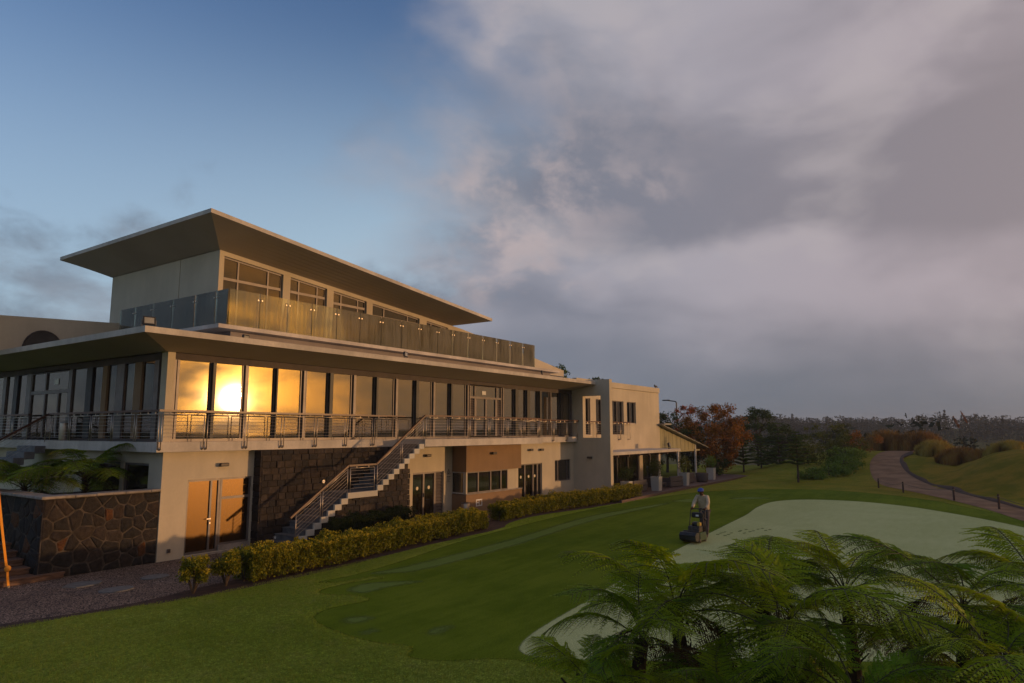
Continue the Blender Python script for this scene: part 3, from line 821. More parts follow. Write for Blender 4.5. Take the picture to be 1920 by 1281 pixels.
# ---- stone cladding on the wall behind the stairs
def tile_wall(parent, name, x0, x1, y, z0, ztop, seed, depth=0.05, back='mortar', tile_mat='basalt_tile'):
    """coursed stone tiles, every tile a piece of its own; ztop(x) bounds the wall"""
    rnd = random.Random(seed)
    z = z0; row = 0; cnt = 0
    cache = {}
    while True:
        h = rnd.choice((0.18, 0.20, 0.22))
        x = x0 - rnd.uniform(0, 0.15)
        any_ = False
        while x < x1:
            w = rnd.choice((0.26, 0.30, 0.36, 0.42))
            a = max(x, x0); b = min(x + w, x1)
            if b - a > 0.05:
                t = min(ztop(a), ztop(b))
                zz = min(z + h, t)
                if zz - z > 0.03:
                    any_ = True
                    pr = rnd.uniform(-0.016, 0.016)
                    g = 0.005
                    t_ = MB()
                    x_a, x_b, z_a, z_b = a + g, b - g, z + g, zz - g
                    c = 0.012
                    yf = y - pr
                    vs = [(x_a, y + depth, z_a), (x_b, y + depth, z_a), (x_b, y + depth, z_b), (x_a, y + depth, z_b),
                          (x_a, yf + c, z_a), (x_b, yf + c, z_a), (x_b, yf + c, z_b), (x_a, yf + c, z_b),
                          (x_a + c, yf + rnd.uniform(-.006, .006), z_a + c), (x_b - c, yf + rnd.uniform(-.006, .006), z_a + c), (x_b - c, yf + rnd.uniform(-.006, .006), z_b - c), (x_a + c, yf + rnd.uniform(-.006, .006), z_b - c)]
                    fs = [(0, 1, 5, 4), (1, 2, 6, 5), (2, 3, 7, 6), (3, 0, 4, 7), (4, 5, 9, 8), (5, 6, 10, 9), (6, 7, 11, 10), (7, 4, 8, 11), (8, 9, 10), (8, 10, 11)]
                    t_.add(vs, fs)
                    t_.build(name, tile_mat, parent); cnt += 1
            x += w
        z += h; row += 1
        if not any_ or row > 40: break
    return cnt
mb = MB()
mb.box(13.72, 20.35, 19.45, 20.0, 0.0, 3.098)
stone_wall = mb.build('stone_wall', 'mortar', club)
n_tiles = tile_wall(stone_wall, 'stone_tile', 13.72, 20.30, 19.40, 0.0, lambda x: 3.09, 11)
# the end return of the cladding, facing the corner
mb = MB()
rnd = random.Random(5)
z = 0.0
while z < 3.05:
    h = rnd.choice((0.2, 0.24, 0.3)); h = min(h, 3.09 - z)
    t_ = MB(); t_.bbox(13.66 - rnd.uniform(0, 0.012), 13.72, 19.40, 19.745, z + 0.005, z + h - 0.005, 0.008)
    t_.build('stone_tile', 'basalt_tile', stone_wall)
    z += h

# ---- doors and windows of the ground floor
def frame_y(mb, x0, x1, z0, z1, y, w=0.06, d=0.08):
    mb.box(x0, x0 + w, y, y + d, z0, z1); mb.box(x1 - w, x1, y, y + d, z0, z1)
    mb.box(x0 + w, x1 - w, y, y + d, z1 - w, z1); mb.box(x0 + w, x1 - w, y, y + d, z0, z0 + w)
def pane_y(parent, x0, x1, z0, z1, y, mat='window_glass', name='pane', th=0.012):
    mb = MB(); mb.box(x0, x1, y, y + th, z0, z1)
    return mb.build(name, mat, parent)
# corner entrance: door leaf, side light and the window beside it
mb = MB(); frame_y(mb, 11.45, 12.55, 0.06, 2.26, WY + 0.06, 0.07, 0.09)
mb.box(12.22, 12.28, WY + 0.06, WY + 0.15, 0.13, 2.19)
d0 = mb.build('door', 'aluminium', club)
pane_y(d0, 11.52, 12.22, 0.13, 2.19, WY + 0.10, 'frosted_glass')
pane_y(d0, 12.28, 12.48, 0.13, 2.19, WY + 0.10, 'frosted_glass')
mb = MB(); mb.bar((12.13, WY + 0.03, 1.05), (12.25, WY + 0.03, 1.05), 0.025); mb.tube([(12.25, WY + 0.075, 1.05), (12.25, WY + 0.02, 1.05)], 0.02)
mb.tube([(12.25, WY + 0.075, 0.92), (12.25, WY + 0.035, 0.92)], 0.028)
mb.build('handle', 'stainless', d0)
mb = MB(); frame_y(mb, 12.56, 13.62, 0.22, 2.26, WY + 0.062, 0.06, 0.09); mb.box(12.62, 13.56, WY + 0.06, WY + 0.15, 1.60, 1.68)
w0 = mb.build('window', 'aluminium', club)
pane_y(w0, 12.62, 13.56, 0.28, 1.60, WY + 0.10, 'frosted_glass'); pane_y(w0, 12.62, 13.56, 1.68, 2.20, WY + 0.10, 'frosted_glass')
mb = MB(); mb.box(12.555, 13.62, WY + 0.004, WY + 0.24, 0.055, 0.22); mb.box(11.40, 13.66, WY - 0.08, WY + 0.2, 0.0, 0.05)
mb.build('sill', 'coping', club)
# side windows at the shaded garden end
for (a, b) in ((20.5, 22.0), (22.2, 24.6)):
    t_ = MB(); frame_y(t_, a, b, 0.4, 2.75, 10.70, 0.07, 0.09)
    mb = MB(); mb.add([(p[1], p[0], p[2]) for p in t_.v], [tuple(reversed(f)) for f in t_.f])
    w = mb.build('window', 'aluminium', club)
    mb = MB(); mb.box(10.74, 10.752, a + 0.07, b - 0.07, 0.47, 2.68); mb.build('pane', 'window_glass_side', w)
def sticker(parent, x, y, z):
    mb = MB(); mb.tube([(x, y, z), (x, y + 0.004, z)], 0.075, 14); mb.build('sticker', 'sticker', parent)
def louvre(parent, x0, x1, z0, z1, y, n):
    for k in range(n):
        z = z0 + (z1 - z0) * (k + 0.5) / n
        mb = MB(); mb.bar((x0, y, z), (x1, y, z), 0.012, 0.0); 
        mb = MB()
        h = (z1 - z0) / n * 0.42
        mb.add([(x0, y - 0.03, z - h), (x1, y - 0.03, z - h), (x1, y + 0.03, z + h), (x0, y + 0.03, z + h),
                (x0, y - 0.022, z - h - 0.006), (x1, y - 0.022, z - h - 0.006), (x1, y + 0.038, z + h - 0.006), (x0, y + 0.038, z + h - 0.006)],
               [(0, 1, 2, 3), (7, 6, 5, 4), (0, 4, 5, 1), (2, 6, 7, 3), (1, 5, 6, 2), (3, 7, 4, 0)])
        mb.build('louvre_slat', 'aluminium', parent)
# double door with a louvre beside it
mb = MB(); frame_y(mb, 21.16, 22.62, 0.02, 1.98, WY + 0.06, 0.07, 0.09); mb.box(21.84, 21.94, WY + 0.058, WY + 0.15, 0.09, 1.91); frame_y(mb, 22.62, 23.12, 0.02, 1.98, WY + 0.062, 0.05, 0.09)
d1 = mb.build('door', 'aluminium', club)
pane_y(d1, 21.23, 21.84, 0.09, 1.91, WY + 0.10, 'door_glass'); pane_y(d1, 21.94, 22.55, 0.09, 1.91, WY + 0.10, 'door_glass')
for x in (21.53, 22.25): sticker(d1, x, WY + 0.09, 1.33)
mb = MB(); mb.bar((21.89, WY + 0.03, 0.95), (21.89, WY + 0.03, 1.12), 0.03); mb.build('handle', 'black_plastic', d1)
louvre(d1, 22.67, 23.07, 0.09, 1.92, WY + 0.10, 14)
mb = MB(); mb.box(22.67, 23.07, WY + 0.16, WY + 0.17, 0.07, 1.93); mb.build('backing', 'interior_dark', d1)
# brown bay with strip windows
BY = 18.95
mb = MB(); mb.box(23.68, 27.95, BY, WY + 0.3, 1.92, 3.098); mb.build('bay_panel', 'plaster_brown', club)
mb = MB(); mb.box(23.68, 28.0, BY, WY + 0.3, 0.0, 0.94); mb.build('bay_panel', 'plaster_brown', club)
mb = MB(); mb.box(23.66, 28.02, BY - 0.03, BY + 0.16, 0.94, 0.975); mb.build('sill', 'coping', club)
mb = MB(); frame_y(mb, 23.80, 26.9, 0.975, 1.92, BY + 0.06, 0.05, 0.08)
for x in (24.62, 25.55, 26.35): mb.box(x - 0.04, x + 0.04, BY + 0.058, BY + 0.14, 1.025, 1.87)
w1 = mb.build('window', 'aluminium', club)
for a, b in ((23.85, 24.58), (24.66, 25.51), (25.59, 26.31), (26.39, 26.85)): pane_y(w1, a, b, 1.025, 1.87, BY + 0.10, 'door_glass')
mb = MB(); mb.box(26.92, 27.60, BY + 0.08, BY + 0.16, 0.975, 1.92); mb.build('bay_pier', 'plaster_cream', club)
mb = MB(); mb.box(23.72, 23.80, BY + 0.04, BY + 0.14, 0.975, 1.92); mb.build('bay_pier', 'plaster_cream', club)
t_ = MB(); frame_y(t_, BY + 0.16, WY + 0.1, 0.975, 1.92, 23.74, 0.05, 0.06)
mb = MB(); mb.add([(p[1], p[0], p[2]) for p in t_.v], [tuple(reversed(f)) for f in t_.f]); w2 = mb.build('window', 'white_paint', club)
mb = MB(); mb.box(23.765, 23.777, BY + 0.21, WY + 0.05, 1.025, 1.87); mb.build('pane', 'door_glass', w2)
mb = MB(); mb.box(24.4, 24.75, BY + 0.5, BY + 0.8, 0.976, 1.45); mb.box(26.5, 26.8, BY + 0.6, BY + 0.62, 0.976, 1.9); mb.build('counter_box', 'interior_ceiling', club)
mb = MB(); frame_y(mb, 24.38, 24.82, 0.40, 0.70, BY - 0.012, 0.05, 0.012); mb.box(24.58, 24.62, BY - 0.012, BY, 0.45, 0.65); mb.box(24.43, 24.58, BY - 0.012, BY, 0.53, 0.57)
mb.build('vent_grille', 'white_paint', club)
# three-leaf door right of the bay
mb = MB(); frame_y(mb, 28.86, 31.1, 0.02, 2.03, WY + 0.06, 0.06, 0.09)
for x in (29.55, 30.32, 30.72): mb.box(x - 0.05, x + 0.05, WY + 0.058, WY + 0.15, 0.08, 1.97)
d2 = mb.build('door', 'aluminium', club)
for a, b in ((28.92, 29.5), (29.6, 30.27), (30.37, 30.67), (30.77, 31.04)): pane_y(d2, a, b, 0.08, 1.97, WY + 0.10, 'door_glass')
for x in (29.22, 29.94, 30.52): sticker(d2, x, WY + 0.09, 1.38)
mb = MB(); mb.bar((29.64, WY + 0.03, 0.95), (29.64, WY + 0.03, 1.15), 0.03); mb.build('handle', 'black_plastic', d2)
# small window
mb = MB(); frame_y(mb, 32.40, 34.10, 0.97, 2.13, WY + 0.06, 0.05, 0.08); mb.box(32.78, 32.84, WY + 0.058, WY + 0.14, 1.02, 2.08); mb.box(33.80, 33.85, WY + 0.058, WY + 0.14, 1.02, 2.08)
w3 = mb.build('window', 'aluminium', club)
for a, b in ((32.45, 32.78), (32.84, 33.80), (33.85, 34.05)): pane_y(w3, a, b, 1.02, 2.08, WY + 0.10, 'door_glass')

# ---- first-floor slab with the wide landing in the middle
mb = MB()
mb.prism([(10.30, 19.48), (20.05, 19.48), (20.05, 18.10), (28.55, 18.10), (28.55, 19.48), (34.49, 19.48), (34.49, 36.0), (10.30, 36.0)], 3.10, 3.385)
mb.build('balcony_slab', 'fascia_paint', club)
# ---- first-floor interior
mb = MB(); mb.box(10.75, 34.49, 20.0, 35.9, 3.387, 3.40); mb.build('floor', 'interior_dark', club)
mb = MB(); mb.box(10.75, 34.49, 20.0, 35.9, 5.99, 6.05); mb.build('ceiling', 'interior_ceiling', club)
mb = MB(); mb.box(15.5, 34.49, 27.0, 27.2, 3.40, 5.99); mb.box(15.5, 15.7, 27.2, 35.9, 3.40, 5.99); mb.box(10.8, 15.5, 35.7, 35.9, 3.40, 5.99); mb.box(34.40, 34.49, 19.95, 27.0, 3.40, 5.99); mb.build('inner_wall', 'interior_wall', club)
rnd = random.Random(3)
for x in (13.3, 17.9, 22.5, 27.6, 31.2):
    mb = MB(); mb.box(x, x + 0.35, 23.5, 23.85, 3.40, 5.99); mb.build('column', 'interior_wall', club)

# ---- long glazed wall
GY = 19.85
SILL, HEAD = 3.42, 5.87
mb = MB()
mb.box(10.87, 34.49, GY - 0.02, GY + 0.10, SILL - 0.034, SILL + 0.05)
curtain = mb.build('window_wall', 'aluminium', club)
mb = MB(); mb.box(10.87, 34.49, GY - 0.02, GY + 0.10, HEAD - 0.05, HEAD + 0.19); mb.build('head_beam', 'head_shade', curtain)
panes = [(11.04, 12.03), (12.20, 13.15), (13.38, 14.36), (14.48, 15.45), (15.72, 16.65), (16.87, 17.77), (18.03, 18.97), (19.14, 20.03), (20.30, 21.25), (21.48, 22.32), (22.60, 23.53), (23.72, 24.67),
         (27.71, 28.60), (28.93, 29.67), (30.02, 30.90), (31.17, 31.98), (32.26, 33.06), (33.35, 34.25)]
for i, (a, b) in enumerate(panes):
    # panes never sit quite true in their frames
    j = [rnd.uniform(-0.0035, 0.0035) for _ in range(3)]
    j.append(j[0] + j[2] - j[1])
    z0_, z1_ = SILL + 0.05, HEAD - 0.05
    mb = MB(); q = [(a, j[0], z0_), (b, j[1], z0_), (b, j[2], z1_), (a, j[3], z1_)]
    mb.add([(x_, GY + 0.03 + y_, z_) for x_, y_, z_ in q] + [(x_, GY + 0.042 + y_, z_) for x_, y_, z_ in q], [(0, 1, 2, 3), (7, 6, 5, 4), (0, 4, 5, 1), (1, 5, 6, 2), (2, 6, 7, 3), (3, 7, 4, 0)])
    mb.build('pane', 'window_glass', curtain)
    if i < 12 or i % 2:
        bl = rnd.uniform(0.16, 0.30)
        mb = MB(); mb.box(a + 0.02, b - 0.02, GY + 0.26, GY + 0.275, HEAD - 0.06 - bl, HEAD - 0.06); mb.tube([(a + 0.02, GY + 0.27, HEAD - 0.07 - bl), (b - 0.02, GY + 0.27, HEAD - 0.07 - bl)], 0.018, 6); mb.build('roller_blind', 'curtain', curtain)
    # each sash in its own slim frame
    mb = MB()
    w = 0.035
    mb.box(a - w, a, GY, GY + 0.08, SILL + 0.05, HEAD - 0.05); mb.box(b, b + w, GY, GY + 0.08, SILL + 0.05, HEAD - 0.05)
    mb.build('sash', 'aluminium', curtain)
gaps = [(12.03, 12.20, 'd'), (13.15, 13.38, 'm'), (14.36, 14.48, 'd'), (15.45, 15.72, 'm'), (16.65, 16.87, 'd'), (17.77, 18.03, 'm'), (18.97, 19.14, 'd'), (20.03, 20.30, 'm'), (21.25, 21.48, 'd'), (22.32, 22.60, 'm'), (23.53, 23.72, 'd'), (24.67, 24.99, 'm'),
        (27.53, 27.71, 'm'), (28.60, 28.93, 'd'), (29.67, 30.02, 'd'), (30.90, 31.17, 'd'), (31.98, 32.26, 'm'), (33.06, 33.35, 'd'), (34.25, 34.49, 'm')]
for a, b, k in gaps:
    a += 0.036; b -= 0.036
    if k == 'd':
        mb = MB(); mb.box(a, b, GY - 0.10, GY + 0.25, SILL + 0.05, HEAD - 0.05); mb.build('mullion', 'dark_column', curtain)
    else:
        c = (a + b) / 2
        mb = MB(); mb.box(a, c - 0.045, GY + 0.015, GY + 0.2, SILL + 0.05, HEAD - 0.05); mb.box(c + 0.045, b, GY + 0.015, GY + 0.2, SILL + 0.05, HEAD - 0.05); mb.build('mullion', 'dark_column', curtain)
        mb = MB(); mb.box(c - 0.042, c + 0.042, GY - 0.06, GY + 0.12, SILL + 0.05, HEAD - 0.05); mb.build('mullion', 'aluminium', curtain)
# cream corner pier and its frame
mb = MB(); mb.box(10.63, 10.86, GY - 0.05, GY + 0.28, 3.386, HEAD + 0.19); mb.build('corner_pier', 'plaster_cream', club)
mb = MB(); mb.box(10.87, 10.93, GY - 0.02, GY + 0.12, SILL + 0.05, HEAD - 0.05); mb.box(10.95, 11.0, GY - 0.035, GY + 0.1, SILL + 0.05, HEAD - 0.05); mb.build('mullion', 'aluminium', curtain)
# terrace door set: transom lights, louvres, double door
mb = MB(); frame_y(mb, 24.99, 27.53, SILL, HEAD, GY - 0.02, 0.06, 0.1)
mb.box(25.05, 27.47, GY - 0.02, GY + 0.08, 5.22, 5.32)
for x in (25.39, 27.13): mb.box(x - 0.03, x + 0.03, GY - 0.018, GY + 0.08, SILL + 0.06, HEAD - 0.06)
for x in (25.46, 26.26, 27.06): mb.box(x - 0.05, x + 0.05, GY - 0.016, GY + 0.08, SILL + 0.06, 5.22)
d3 = mb.build('door', 'aluminium', club)
pane_y(d3, 25.51, 26.21, SILL + 0.06, 5.22, GY + 0.03); pane_y(d3, 26.31, 27.01, SILL + 0.06, 5.22, GY + 0.03)
for a, b in ((25.05, 25.36), (25.42, 27.10), (27.16, 27.47)): pane_y(d3, a, b, 5.32, HEAD - 0.06, GY + 0.03)
louvre(d3, 25.06, 25.35, SILL + 0.1, 5.2, GY + 0.03, 15); louvre(d3, 27.17, 27.46, SILL + 0.1, 5.2, GY + 0.03, 15)
mb = MB(); mb.box(25.06, 25.35, GY + 0.09, GY + 0.1, SILL + 0.07, 5.21); mb.box(27.17, 27.46, GY + 0.09, GY + 0.1, SILL + 0.07, 5.21); mb.build('backing', 'interior_dark', d3)
mb = MB(); mb.box(25.98, 26.28, GY + 0.012, GY + 0.018, 5.42, 5.60); mb.build('notice', 'white_paint', d3)

# ---- glazed garden side (shaded end)
GX = 10.70
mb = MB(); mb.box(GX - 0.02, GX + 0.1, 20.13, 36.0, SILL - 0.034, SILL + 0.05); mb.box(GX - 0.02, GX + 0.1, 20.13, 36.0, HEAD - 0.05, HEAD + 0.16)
side_wall = mb.build('window_wall', 'head_shade', club)
sp = [(20.14, 20.32), (20.62, 21.32), (21.79, 22.41), (22.94, 23.52), (23.87, 24.56), (25.0, 26.05), (29.86, 30.63), (31.05, 31.75), (32.1, 33.2), (33.5, 34.6), (34.9, 35.9)]
for i, (a, b) in enumerate(sp):
    mb = MB(); mb.box(GX + 0.03, GX + 0.042, a, b, SILL + 0.05, HEAD - 0.05); mb.build('pane', 'window_glass_side', side_wall)
sm = [(20.34, 20.60, 'a'), (21.34, 21.77, 'b'), (22.43, 22.92, 'a'), (23.54, 23.85, 'b'), (24.58, 24.98, 'd'), (26.06, 26.28, 'a'), (29.45, 29.84, 'a'), (30.65, 31.03, 'd'), (31.77, 32.08, 'a'), (33.22, 33.48, 'd'), (34.62, 34.88, 'a')]
for a, b, k in sm:
    mb = MB(); mb.box(GX - 0.03, GX + 0.2, a, b, SILL + 0.05, HEAD - 0.05)
    mb.build('mullion', {'a': 'aluminium', 'b': 'plaster_brown', 'd': 'dark_column'}[k], side_wall)
t_ = MB(); frame_y(t_, 26.28, 29.45, SILL, HEAD, GX - 0.02, 0.07, 0.1)
t_.box(26.35, 29.38, GX - 0.018, GX + 0.08, 5.04, 5.16)
for y in (27.1, 28.2): t_.box(y - 0.05, y + 0.05, GX - 0.016, GX + 0.08, SILL + 0.07, 5.04)
t_.box(28.15, 28.25, GX - 0.016, GX + 0.08, 5.16, HEAD - 0.07)
mb = MB(); mb.add([(p[1], p[0], p[2]) for p in t_.v], [tuple(reversed(f)) for f in t_.f])
d4 = mb.build('door', 'aluminium', club)
for a, b, c, d in ((26.35, 27.05, SILL + 0.07, 5.04), (27.15, 28.15, SILL + 0.07, 5.04), (28.25, 29.38, SILL + 0.07, 5.04), (26.35, 28.15, 5.16, HEAD - 0.07), (28.25, 29.38, 5.16, HEAD - 0.07)):
    mb = MB(); mb.box(GX + 0.03, GX + 0.042, a, b, c, d); mb.build('pane', 'window_glass_side', d4)
mb = MB(); mb.box(GX + 0.012, GX + 0.02, 27.2, 27.55, 5.36, 5.56); mb.build('notice', 'white_paint', d4)

# ---- lower roof: flat top, thin fascia, soffit rising outwards
def eave_roof(name, ox0, oy0, ox1, oy1, ix0, iy0, ix1, iy1, zt_fun, fas, zi_fun, parent):
    """outer rectangle o*, wall-line rectangle i*; zt_fun(x) top of fascia, zi_fun(x) height where the soffit meets the wall"""
    N = 8
    top = MB(); sof = MB()
    def ring(x0, y0, x1, y1):
        return [(x0, y0), (x1, y0), (x1, y1), (x0, y1)]
    O = ring(ox0, oy0, ox1, oy1); I = ring(ix0, iy0, ix1, iy1)
    top.add([(x, y, zt_fun(x)) for x, y in O] + [(x, y, zt_fun(x) - fas) for x, y in O],
            [(0, 1, 2, 3)] + [(4 + i, 4 + (i + 1) % 4, (i + 1) % 4, i) for i in range(4)])
    a = top.build(name, 'fascia_paint', parent)
    # soffit as a gently dished surface
    rows = []
    for k in range(N + 1):
        t = k / N
        e = t * t * 0.12 + t * 0.88
        rows.append([(O[i][0] + (I[i][0] - O[i][0]) * t, O[i][1] + (I[i][1] - O[i][1]) * t,
                      (zt_fun(O[i][0]) - fas) * (1 - e) + zi_fun(I[i][0]) * e) for i in range(4)])
    for r in rows: sof.v.extend(r)
    for k in range(N):
        for i in range(4):
            sof.f.append((k * 4 + i, (k + 1) * 4 + i, (k + 1) * 4 + (i + 1) % 4, k * 4 + (i + 1) % 4))
    sof.build('soffit', 'plaster_soffit', a)
    return a
mb = MB()
eave_roof('roof', 9.14, 18.27, 34.49, 37.5, 10.55, 19.74, 34.489, 36.1, lambda x: 6.49, 0.17, lambda x: 6.03, club)
# upstand and terrace slab above
mb = MB(); mb.box(13.0, 33.1, 20.42, 30.2, 6.492, 6.99); mb.build('upstand', 'plaster_grey', club)
mb = MB(); mb.box(12.30, 33.46, 20.0, 30.25, 6.99, 7.12); mb.build('terrace_slab', 'fascia_paint', club)
mb = MB(); mb.box(33.5, 34.2, 20.6, 21.6, 6.492, 6.86); mb.build('roof_box', 'plaster_grey', club)
# ---- top-floor block under the tilted roof
def ztop(x): return 10.09 - 0.0868 * (x - 13.43)
BX0, BY0, BY1 = 13.43, 22.0, 29.8
def slopedwall(mb, x0, x1, zfun0, zfun1, y0, y1):
    mb.prism_y([(x0, zfun0(x0)), (x1, zfun0(x1)), (x1, zfun1(x1)), (x0, zfun1(x0))], y0, y1)
mb = MB()
wins = [(13.61, 16.12), (16.45, 18.26), (18.60, 20.45), (20.80, 23.84), (24.34, 25.93)]
base = lambda x: 7.12
def hd(x): return ztop(x) - 0.17
xs = [BX0] + [v for w in wins for v in w] + [27.0]
for i in range(0, len(xs), 2):
    slopedwall(mb, xs[i], xs[i + 1], base, hd, BY0, BY0 + 0.25)
slopedwall(mb, BX0, 27.0, hd, ztop, BY0, BY0 + 0.25)
mb.build('wall', 'plaster_cream', club)
mb = MB()
mb.box(BX0, BX0 + 0.25, BY0 + 0.25, 24.54, 7.12, ztop(BX0)); mb.box(BX0, BX0 + 0.25, 24.58, BY1, 7.12, ztop(BX0)); mb.box(BX0 + 0.03, BX0 + 0.25, 24.54, 24.58, 7.12, ztop(BX0))
mb.build('wall', 'plaster_cream', club)
mb = MB(); slopedwall(mb, BX0 + 0.25, 38.0, base, lambda x: ztop(x) if x < 27.0 else 8.9 - 0.125 * (x - 27.0), BY1 - 0.25, BY1); mb.build('wall', 'plaster_cream', club)
# sloping parapet that carries on beyond the roof
mb = MB(); mb.prism_y([(27.0, 7.12), (37.27, 7.12), (37.27, 7.50), (33.92, 8.00), (27.0, ztop(27.0))], BY0, BY0 + 0.3); mb.build('parapet', 'plaster_cream', club)
mb = MB(); mb.box(13.7, 27.0, 25.5, 25.6, 7.12, 8.85); mb.box(13.7, 27.0, 22.3, 25.5, 7.125, 7.16); mb.build('inner_wall', 'interior_wall', club)
for (a, b) in wins:
    t1 = 8.86 if a > 16.3 else 9.12
    t1 = 9.10 if a < 18.3 else (8.98 if a < 20.6 else 8.75)
    mb = MB()
    w = 0.06
    y = BY0 + 0.08
    slopedwall(mb, a, a + w, base, hd, y, y + 0.08); slopedwall(mb, b - w, b, base, hd, y, y + 0.08)
    slopedwall(mb, a + w, b - w, lambda x: hd(x) - w, hd, y, y + 0.08)
    c0, c1 = a + (b - a) * 0.25, b - (b - a) * 0.25
    if a < 24:
        mb.box(a + w, b - w, y, y + 0.08, t1 - 0.05, t1 + 0.05)
    for c in (c0, c1): slopedwall(mb, c - 0.03, c + 0.03, base, lambda x: hd(x) - w, y - 0.002, y + 0.078)
    wn = mb.build('window', 'aluminium', club)
    for u, v in ((a + w, c0 - 0.03), (c0 + 0.03, c1 - 0.03), (c1 + 0.03, b - w)):
        mb = MB(); slopedwall(mb, u, v, lambda x: 7.14, lambda x: hd(x) - w, y + 0.03, y + 0.042); mb.build('pane', 'window_glass_side', wn)
    mb = MB()
    n = 14
    for u, v in ((a + w + 0.05, c0 - 0.05), (c0 + 0.5, c1 - 0.1)) if a < 14 else ((a + 0.1, b - 0.1),) if a > 20.7 and a < 24 else ():
        for k in range(n):
            p0 = u + (v - u) * k / n; p1 = u + (v - u) * (k + 1) / n
            d0_ = 0.05 * (k % 2); d1_ = 0.05 * ((k + 1) % 2)
            top_ = hd(v) - 0.5 if a < 14 else hd(v) - 0.1
            mb.quad((p0, y + 0.3 + d0_, 7.2), (p1, y + 0.3 + d1_, 7.2), (p1, y + 0.3 + d1_, top_), (p0, y + 0.3 + d0_, top_))
    if mb.f: mb.build('curtain', 'curtain', wn)
def zr(x): return 10.90 - 0.1015 * (x - 12.0)
eave_roof('roof', 12.0, 20.30, 27.36, 31.35, 13.40, 21.98, 26.2, 29.85, zr, 0.14, ztop, club)
# ---- taller rear wing seen over the lower roof at the garden end
mb = MB()
mb.prism_y([(1.5, 6.5), (13.2, 6.5), (13.2, 7.99), (9.1, 7.76), (1.5, 7.33)], 28.4, 28.8)
mb.build('wall', 'plaster_cream', club)
mb = MB()
mb.prism_y([(10.55 + 0.62 * math.cos(math.pi * k / 16), 6.62 + 0.7 * math.sin(math.pi * k / 16)) for k in range(17)], 28.33, 28.395)
mb.build('arched_opening', 'interior_dark', club)
mb = MB()
mb.tube([(10.55 + 0.65 * math.cos(math.pi * k / 16), 28.36, 6.62 + 0.73 * math.sin(math.pi * k / 16)) for k in range(17)], 0.03, 6)
mb.build('arch_trim', 'lamp_metal', club)

# ================================================================== outside staircase
SY0, SY1 = 18.10, 19.385
stair = thing('staircase', (17.0, 18.75, 0.0), 'straight outside staircase with dark treads, white stepped edge and stone side', 'staircase')
steps = []
for i in range(8):
    steps.append((14.03 + i * 0.274, 14.03 + (i + 1) * 0.274, 1.61 - (8 - i) * 0.1725))
steps.append((16.222, 17.59, 1.61))
for j in range(9):
    steps.append((17.59 + j * 0.268, 17.59 + (j + 1) * 0.268, 1.61 + 0.1775 * (j + 1)))
mb = MB(); mb.bbox(13.78, 14.05, SY0 - 0.02, SY1, 0.002, 0.058, 0.01); mb.build('step', 'stair_tread', stair)
for k, (a, b, z) in enumerate(steps):
    mb = MB()
    lo = max(z - 0.19, 0.003)
    mb.box(a + 0.02, b + 0.004, SY0 + 0.085, SY1, lo, z - 0.032)
    mb.box(a - 0.012, b + 0.004, SY0 + 0.085, SY1, z - 0.030, z)
    st = mb.build('landing' if k == 8 else 'step', 'stair_tread', stair)
    mb = MB(); mb.bbox(a - 0.014, b + 0.006, SY0, SY0 + 0.083, lo, z + 0.004, 0.006)
    mb.build('step_edge', 'step_edge', st)
def under(x):
    z = 0.0
    for (a, b, t) in steps:
        if a <= x <= b + 1e-6: return max(t - 0.20, 0.0)
    return 0.0
mb = MB()
for (a, b, t) in steps:
    if b < 19.35 and t - 0.2 > 0.05:
        mb.box(a, b, SY0 + 0.075, SY1 - 0.002, 0.0, t - 0.195)
su = mb.build('stone_side', 'mortar', stair)
tile_wall(su, 'stone_tile', 14.3, 19.30, SY0 + 0.045, 0.0, under, 23, 0.03)

# ================================================================== steel railings
def rail_panel(parent, p0, p1, h_top, h_lo, wires=6, hand=True, post_lo=None, gap=0.05, foot=0.0, fdir=(0, 1, 0)):
    """one framed panel between two base points: posts, top bar, taut wires, wooden handrail on pegs.
    h_top: height of the steel top bar over the base points, h_lo: height of the lowest wire"""
    p0 = Vector(p0); p1 = Vector(p1)
    d = (p1 - p0); L = d.length
    hd_ = Vector((d.x, d.y, 0)).normalized()
    a = p0 + d * (gap / L); b = p1 - d * (gap / L)
    w = 0.021
    for q in (a, b):
        lo = q.z if post_lo is None else post_lo
        mb = MB(); mb.tube([(q.x, q.y, lo), (q.x, q.y, q.z + h_top)], w * 0.66, 10)
        if foot:
            e = Vector((q.x, q.y, lo + 0.02)); mb.bar(e, e + Vector(fdir) * foot, 0.04)
            mb.tube([tuple(e + Vector(fdir) * foot), tuple(e + Vector(fdir) * (foot + 0.012))], 0.05, 8)
        mb.build('post', 'stainless', parent, True)
    mb = MB(); mb.tube([a + Vector((0, 0, h_top)), b + Vector((0, 0, h_top))], w * 0.62, 10); mb.build('top_bar', 'stainless', parent, True)
    for k in range(wires):
        h = h_lo + (h_top - 0.09 - h_lo) * k / max(wires - 1, 1)
        mb = MB(); mb.tube([tuple(a + Vector((0, 0, h))), tuple(b + Vector((0, 0, h)))], 0.0045, 5, False); mb.build('wire', 'stainless', parent)
    if hand:
        n = max(2, int(round(L / 0.5)))
        mb = MB()
        for k in range(n):
            q = a + (b - a) * ((k + 0.5) / n) + Vector((0, 0, h_top))
            mb.tube([tuple(q), tuple(q + Vector((0, 0, 0.085)))], 0.012, 6)
        mb.build('peg', 'stainless', parent)
def handrail(parent, pts, w=0.075, h=0.062):
    for a, b in zip(pts, pts[1:]):
        a = Vector(a); b = Vector(b); d = (b - a).normalized() * 0.012
        mb = MB(); mb.bar(a - d, b + d, w, h); mb.build('handrail', 'handrail_wood', parent)
